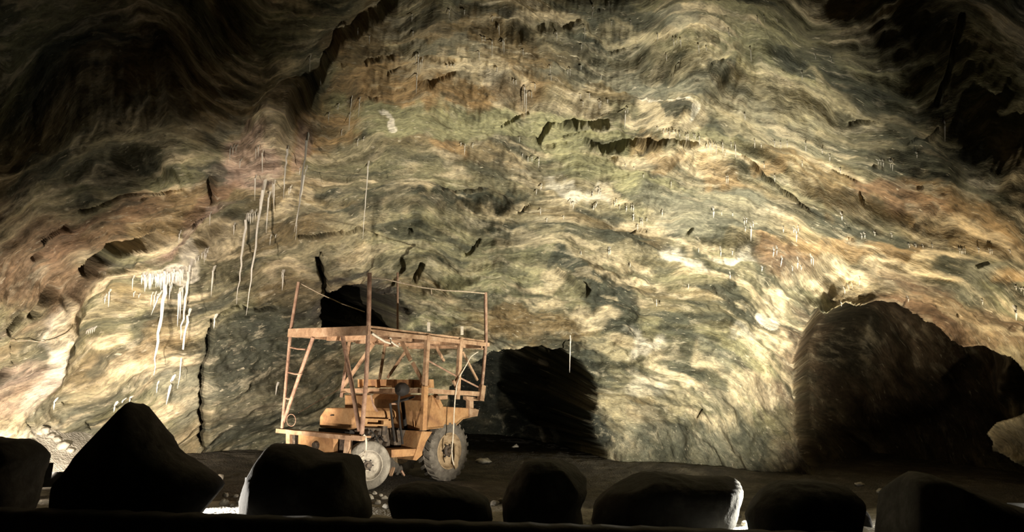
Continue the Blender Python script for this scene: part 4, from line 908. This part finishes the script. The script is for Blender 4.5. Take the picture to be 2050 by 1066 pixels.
cluster('of the threads left of the ochre hollow', 'threads left of the ochre hollow', [(705, 191, 702, 225), (701, 225, 699, 263), (721, 194, 718, 236), (685, 259, 684, 274), (729, 274, 728, 284), (717, 278, 716, 294), (678, 208, 677, 222), (642, 157, 643, 172), (621, 110, 621, 146), (659, 225, 658, 246)], 1.7)
cluster('of the drips below the crown of the vault', 'drips below the crown of the vault', [(717, 56, 717, 72), (740, 70, 740, 90), (825, 27, 825, 45), (827, 63, 827, 75), (900, 17, 899, 39), (930, 20, 930, 32), (986, 32, 986, 46), (965, 73, 965, 86), (971, 75, 971, 85), (959, 101, 959.6, 125), (895, 131, 895, 138), (903, 129, 903, 138), (909, 129, 909, 138)], 1.8)
cluster('of the drips right of the vault crown', 'drips right of the vault crown', [(998, 48, 999.5, 73, 2.4), (985, 80, 985, 117), (1006.6, 77, 1006, 103), (1009, 79, 1009, 110), (1047, 98, 1047, 114), (995, 135, 995, 146), (1114, 63, 1114.5, 84, 2.4), (1170, 49, 1170, 81), (1187, 8, 1184, 43, 2.4), (1164, 89, 1164, 101), (1218, 2, 1219, 16), (1224, 42, 1224, 54), (1261.6, 39, 1261.6, 55)], 1.8)
cluster('of the bundle at the right end of the ochre hollow', 'bundle right of the ochre hollow', [(1050, 169, 1049.7, 218, 2.2), (1053.6, 180, 1053, 235, 2), (1059, 183, 1059, 195), (1064, 183, 1064, 198), (1071, 166, 1071, 183), (1028, 158, 1028, 170), (1033, 160, 1033, 172), (1101, 129, 1101, 152), (1103, 149, 1103, 165)], 1.8)
cluster('of the drips on the dark band at top right', 'drips on the dark band at top right', [(1316, 67, 1316, 84), (1347, 76, 1349, 97, 2.6), (1361, 77, 1363, 98, 2.4), (1353, 76, 1354, 90), (1397, 89, 1399, 108, 2.4), (1333, 108, 1334, 124), (1413, 94, 1414, 104), (1458, 56, 1458, 75), (1501, 94, 1503, 126, 2.6), (1529, 32, 1530, 48), (1515, 32, 1516, 46)], 1.8)
cluster('of the drips across the grey slope above the long crack', 'drips above the long crack', [(1141, 135, 1141, 155), (1136, 141, 1136, 150), (1163, 131, 1163, 142), (1203, 152, 1203, 160), (1162, 188, 1162, 200), (1180, 186, 1180, 200), (1167, 203, 1167, 215), (1199, 203, 1199, 219), (1202.6, 200, 1202, 218), (1216, 200, 1216, 208), (1252, 217, 1250, 259, 2.2), (1256.6, 215, 1256, 229)], 1.8)
cluster('of the row under the white-ringed knot', 'row under the white-ringed knot', [(1316, 254, 1316, 263), (1328, 260, 1328, 269), (1335, 260, 1335, 270), (1340.5, 259, 1340, 281), (1347, 261, 1347, 271), (1353, 263, 1353, 274), (1360, 264, 1360, 276), (1373, 266, 1373, 286), (1377, 266, 1377, 283), (1388, 268, 1388, 278), (1391, 268, 1391, 281), (1399.6, 269, 1399, 293, 2.2)], 1.8)
cluster('of the row above the cream swelling', 'row above the cream swelling', [(1414, 284, 1414, 311, 2.2), (1420, 281, 1420, 304, 2.6), (1423, 281, 1423, 312), (1428, 283, 1428, 300), (1433, 283, 1433, 313), (1446, 281, 1446, 308, 2.2), (1451, 300, 1451, 316), (1463, 284, 1463, 297), (1471, 283, 1471.6, 316, 2.2), (1472.6, 305, 1472, 317)], 1.8)
cluster('of the pairs below the cream swelling', 'pairs below the cream swelling', [(1453.7, 350, 1453, 369), (1457, 348.6, 1456.5, 370.5), (1343, 362, 1343, 377), (1288, 350, 1288, 357), (1252, 330, 1252, 336), (1269, 335, 1269, 340), (1444, 423, 1444, 433), (1466, 427, 1466, 434)], 1.9)
cluster('of the drips left of the long crack', 'drips left of the long crack', [(923, 286, 923, 294), (931, 288, 930, 312), (947, 287, 946, 298), (1040, 274, 1040, 287), (1079, 315, 1078, 337, 2.2), (1065, 313, 1065, 326), (1057, 314, 1057, 326), (1046, 308, 1046, 316)], 1.8)
cluster('of the white drips along the central pale streak', 'drips along the central pale streak', [(1084, 369, 1082, 382, 2.6), (1074, 380, 1073, 392), (1199, 374, 1198, 392, 2.4), (1203, 378, 1201, 394, 2.4), (1186, 384, 1186, 401, 2.2), (1234, 398, 1234, 410), (1230, 403, 1230, 416), (1143, 398, 1141, 414), (1149, 403, 1147, 420), (1195, 405, 1191, 418, 2.6), (1189, 412, 1187, 422, 2.6), (1240, 412, 1240, 420), (1254, 411, 1253, 426, 3)], 2.0)
cluster('of the white drips under the end of the central pale streak', 'drips under the end of the pale streak', [(1264, 409, 1263, 424), (1268, 409, 1267, 426, 2.6), (1268, 427, 1267, 445, 3.4), (1325.5, 418, 1325, 436, 2.4), (1283, 436, 1282, 453), (1286, 436, 1285.5, 455), (1276, 448, 1276, 463), (1295, 437, 1294, 444), (1082, 417, 1082, 432), (1128, 432, 1128, 441), (1095, 437, 1094, 446)], 2.0)
cluster('of the drips on the lower middle wall', 'drips on the lower middle wall', [(1219, 494, 1218, 514, 2.2), (1222, 494, 1221, 511), (1163, 504, 1163, 512), (1261, 528, 1261, 536), (1398, 497, 1398, 507), (1442.6, 497, 1442, 516, 2.4), (1466, 503, 1465, 512, 2.4), (1314, 600, 1314, 615, 1.6), (1461, 545, 1461, 560), (1378, 570, 1377, 580)], 1.9)
cluster('of the white drips above the big pillar', 'drips above the big pillar', [(1489.5, 435, 1489, 452), (1494, 435, 1493, 449), (1507, 442, 1507, 457), (1492, 452, 1491, 466), (1503, 449, 1502, 484, 2.8), (1567.5, 454, 1567, 467), (1593.5, 459, 1593, 486, 3), (1588, 455, 1588, 468), (1597, 452, 1597, 466)], 2.1)
cluster('of the drips on the reddish swelling above the pillar', 'drips on the reddish swelling', [(1549, 496, 1546.5, 516, 2.4), (1555, 492.5, 1554, 513), (1565.5, 513, 1561.5, 536, 2.4), (1525, 533, 1524, 545, 2.6), (1597.5, 516, 1595, 540, 2.2), (1623, 509, 1623, 531), (1627, 514, 1627, 533), (1586, 533, 1585, 544), (1603, 532, 1603, 542)], 1.9)
cluster('of the drips on the upper right grey wall', 'drips on the upper right grey wall', [(1490, 227, 1491, 242), (1604.5, 143, 1605, 163), (1663, 113, 1663, 128), (1631, 108, 1632, 122), (1550, 281, 1550, 297), (1562, 283, 1562, 300), (1575, 280, 1575, 298), (1612, 283, 1612, 305), (1645, 298, 1645, 309), (1660, 308, 1660, 325), (1550, 349, 1550, 366), (1605, 322, 1605, 335.5), (1529, 326, 1529, 338), (1523, 285, 1523, 298), (1510, 278, 1510, 298)], 1.8)
cluster('of the small comb on the right shoulder', 'comb on the right shoulder', [(1757, 320, 1757, 331), (1762, 320, 1762, 333), (1767, 320, 1767, 336), (1781, 320, 1781, 338), (1785, 320, 1785, 344, 2.2), (1681, 337, 1681, 349), (1684, 427, 1684, 443, 2.4), (1834, 305, 1834, 318), (1890, 240, 1890, 285, 1.6)], 1.8)
cluster('of the drips along the bright tan band at right', 'drips on the bright tan band', [(1724, 467, 1724, 480), (1730, 466, 1730, 479), (1750, 465, 1750, 474), (1784, 467, 1784, 477), (1819, 489, 1819, 498), (1832, 490, 1832, 497), (1846, 489, 1846, 498), (1865, 489, 1865, 498), (1919, 497, 1919, 510, 2.2), (1923, 497, 1923, 511, 2.2), (1926, 498, 1926, 511), (1930, 497, 1930, 510), (1958, 496, 1957, 508), (1980, 499, 1980, 511), (1984, 499, 1984, 510), (2020, 501, 2020, 509)], 1.9)
cluster('of the drips on the brow above the right tunnel', 'drips above the right tunnel', [(1719.5, 553, 1719, 572), (1690, 577, 1690, 590), (1698, 572, 1698, 582), (1705, 568, 1705, 578), (1817, 594, 1817, 606), (1683, 606, 1683, 614), (1965, 600, 1965, 612), (2032, 573, 2032, 582), (2042, 577, 2042, 585), (2048, 577, 2048, 593)], 2.0)

# thin cable strung along the left wall
cpts = []
for (x, y) in ((-40, 680), (0, 681), (35, 684), (62, 683), (92, 687), (118, 680), (145, 664)):
    h, nn = wall_hit(x, y); cpts.append(np.array(h) + np.array([0.02, -0.06, 0.0]))
mbc = MB(); mbc.tube(cpts, 0.006, 6); oc = mbc.build('cable', M_ROPE, None, smooth=True, origin=cpts[0])
tag(oc, 'thin pale cable strung low along the rock at the left edge', 'cable')
# ------------------------------------------------------------------ floor lamps behind the boulders
def spot(name, loc, target, power, size, blend, col, rad=0.06):
    L = bpy.data.lights.new(name, 'SPOT'); L.energy = power; L.spot_size = math.radians(size); L.spot_blend = blend
    L.color = col; L.shadow_soft_size = rad
    o = bpy.data.objects.new(name, L); COL.objects.link(o); o.location = loc
    d = Vector(target) - Vector(loc); o.rotation_euler = d.to_track_quat('-Z', 'Y').to_euler()
    return o
WARM = (1.0, 0.91, 0.72); WARM2 = (1.0, 0.84, 0.67)
M_LAMPBODY = noisy_mat('black_lamp_housing', (0.02, 0.02, 0.02), (0.01, 0.01, 0.01), (0.04, 0.04, 0.04), 9, 0.5, 0.1)
def floodlight(loc, target, power, size, blend, col, where, lip=0.02):
    """a floor flood lamp: its beam aimed up the rock, an unseen plate added to keep light off the floor"""
    L = np.array(loc, float); d = np.array(target, float) - L; d[2] = 0; d /= np.linalg.norm(d); sd = np.array([d[1], -d[0], 0])
    root = empty('floodlight', (L[0], L[1], gh(L[0], L[1]))); WORLD[root.name] = Vector((L[0], L[1], gh(L[0], L[1])))
    tag(root, where, 'lamp', 'floodlights standing behind the boulders')
    MB().prism([L - d * .10 - sd * .2 + zc * -.20, L - d * .10 + sd * .2 + zc * -.20, L - d * .10 + sd * .2 + zc * .10, L - d * .10 - sd * .2 + zc * .10], -d * .05).build('back_plate', M_LAMPBODY, root)
    MB().prism([L + d * .24 - sd * .38 + zc * -.26, L + d * .24 + sd * .38 + zc * -.26, L + d * .24 + sd * .38 - zc * lip, L + d * .24 - sd * .38 - zc * lip], d * .02).build('added_cut_off_plate', M_LAMPBODY, root)  # unseen plate added to block the beam from the floor
    MB().beam(L - sd * .2 - zc * .2, L + sd * .2 - zc * .2, .2, .04).build('base_bar', M_LAMPBODY, root)
    o = spot('floodlight_beam', loc, target, power, size, blend, col, 0.03)
floodlight((3.95, 9.55, 0.30), (2.6, 15.5, 5.7), 4200, 106, 0.75, WARM, 'black floodlight on the floor behind the round-shouldered boulder')
floodlight((-5.0, 9.75, 0.30), (-4.8, 14.5, 3.3), 1250, 86, 0.5, WARM2, 'black floodlight on the floor behind the pyramid-shaped boulder')
floodlight((-6.35, 9.5, 0.40), (-8.6, 13.0, 1.2), 1500, 100, 0.7, WARM2, 'black floodlight at the left end of the row, facing the scree', lip=0.06)
floodlight((7.6, 9.9, 0.30), (7.7, 14.5, 4.7), 1250, 88, 0.7, (1.0, 0.82, 0.55), 'black floodlight on the floor behind the sloping corner boulder')
floodlight((0.55, 9.6, 0.30), (-2.2, 11.8, 1.1), 760, 72, 0.35, (1.0, 0.88, 0.70), 'added unseen floodlight behind the squarish boulder, brightening the dumper side')  # made-up lamp, added to light the dumper side
floodlight((-3.25, 9.5, 0.30), (-3.1, 12.0, 1.9), 170, 82, 0.5, (1.0, 0.86, 0.72), 'added unseen floodlight behind the blocky boulder, brightening the bench of the dumper')  # made-up lamp, added to light the dumper's bench end
def spill(loc, power, col):  # bare light without a fixture, added to brighten the grit around it
    L = bpy.data.lights.new('added_spill_light', 'POINT'); L.energy = power; L.color = col; L.shadow_soft_size = 0.04
    o = bpy.data.objects.new('added_spill_light', L); COL.objects.link(o); o.location = loc
spill((5.15, 9.3, 0.22), 6, (1, .95, .85)); spill((7.9, 10.0, 0.22), 14, (1, .93, .75))
spot('added_spill_light', (-4.15, 8.85, 0.30), (-2.9, 8.75, 0.12), 300, 110, 0.5, (1, .93, .82), 0.03)  # bare spot added to light the blocky boulder's left edge
spot('added_spill_light', (3.45, 8.95, 0.34), (2.5, 8.95, 0.22), 300, 96, 0.5, (1, .95, .8), 0.03)  # bare spot added to light the long boulder's end
world = bpy.data.worlds.new('World'); scn.world = world; world.use_nodes = True
world.node_tree.nodes['Background'].inputs[0].default_value = (0, 0, 0, 1)
vs = scn.view_settings; vs.view_transform = 'Standard'; vs.look = 'None'; vs.gamma = 1.0; vs.exposure = 0.36; vs.use_curve_mapping = False
scn.display_settings.display_device = 'sRGB'
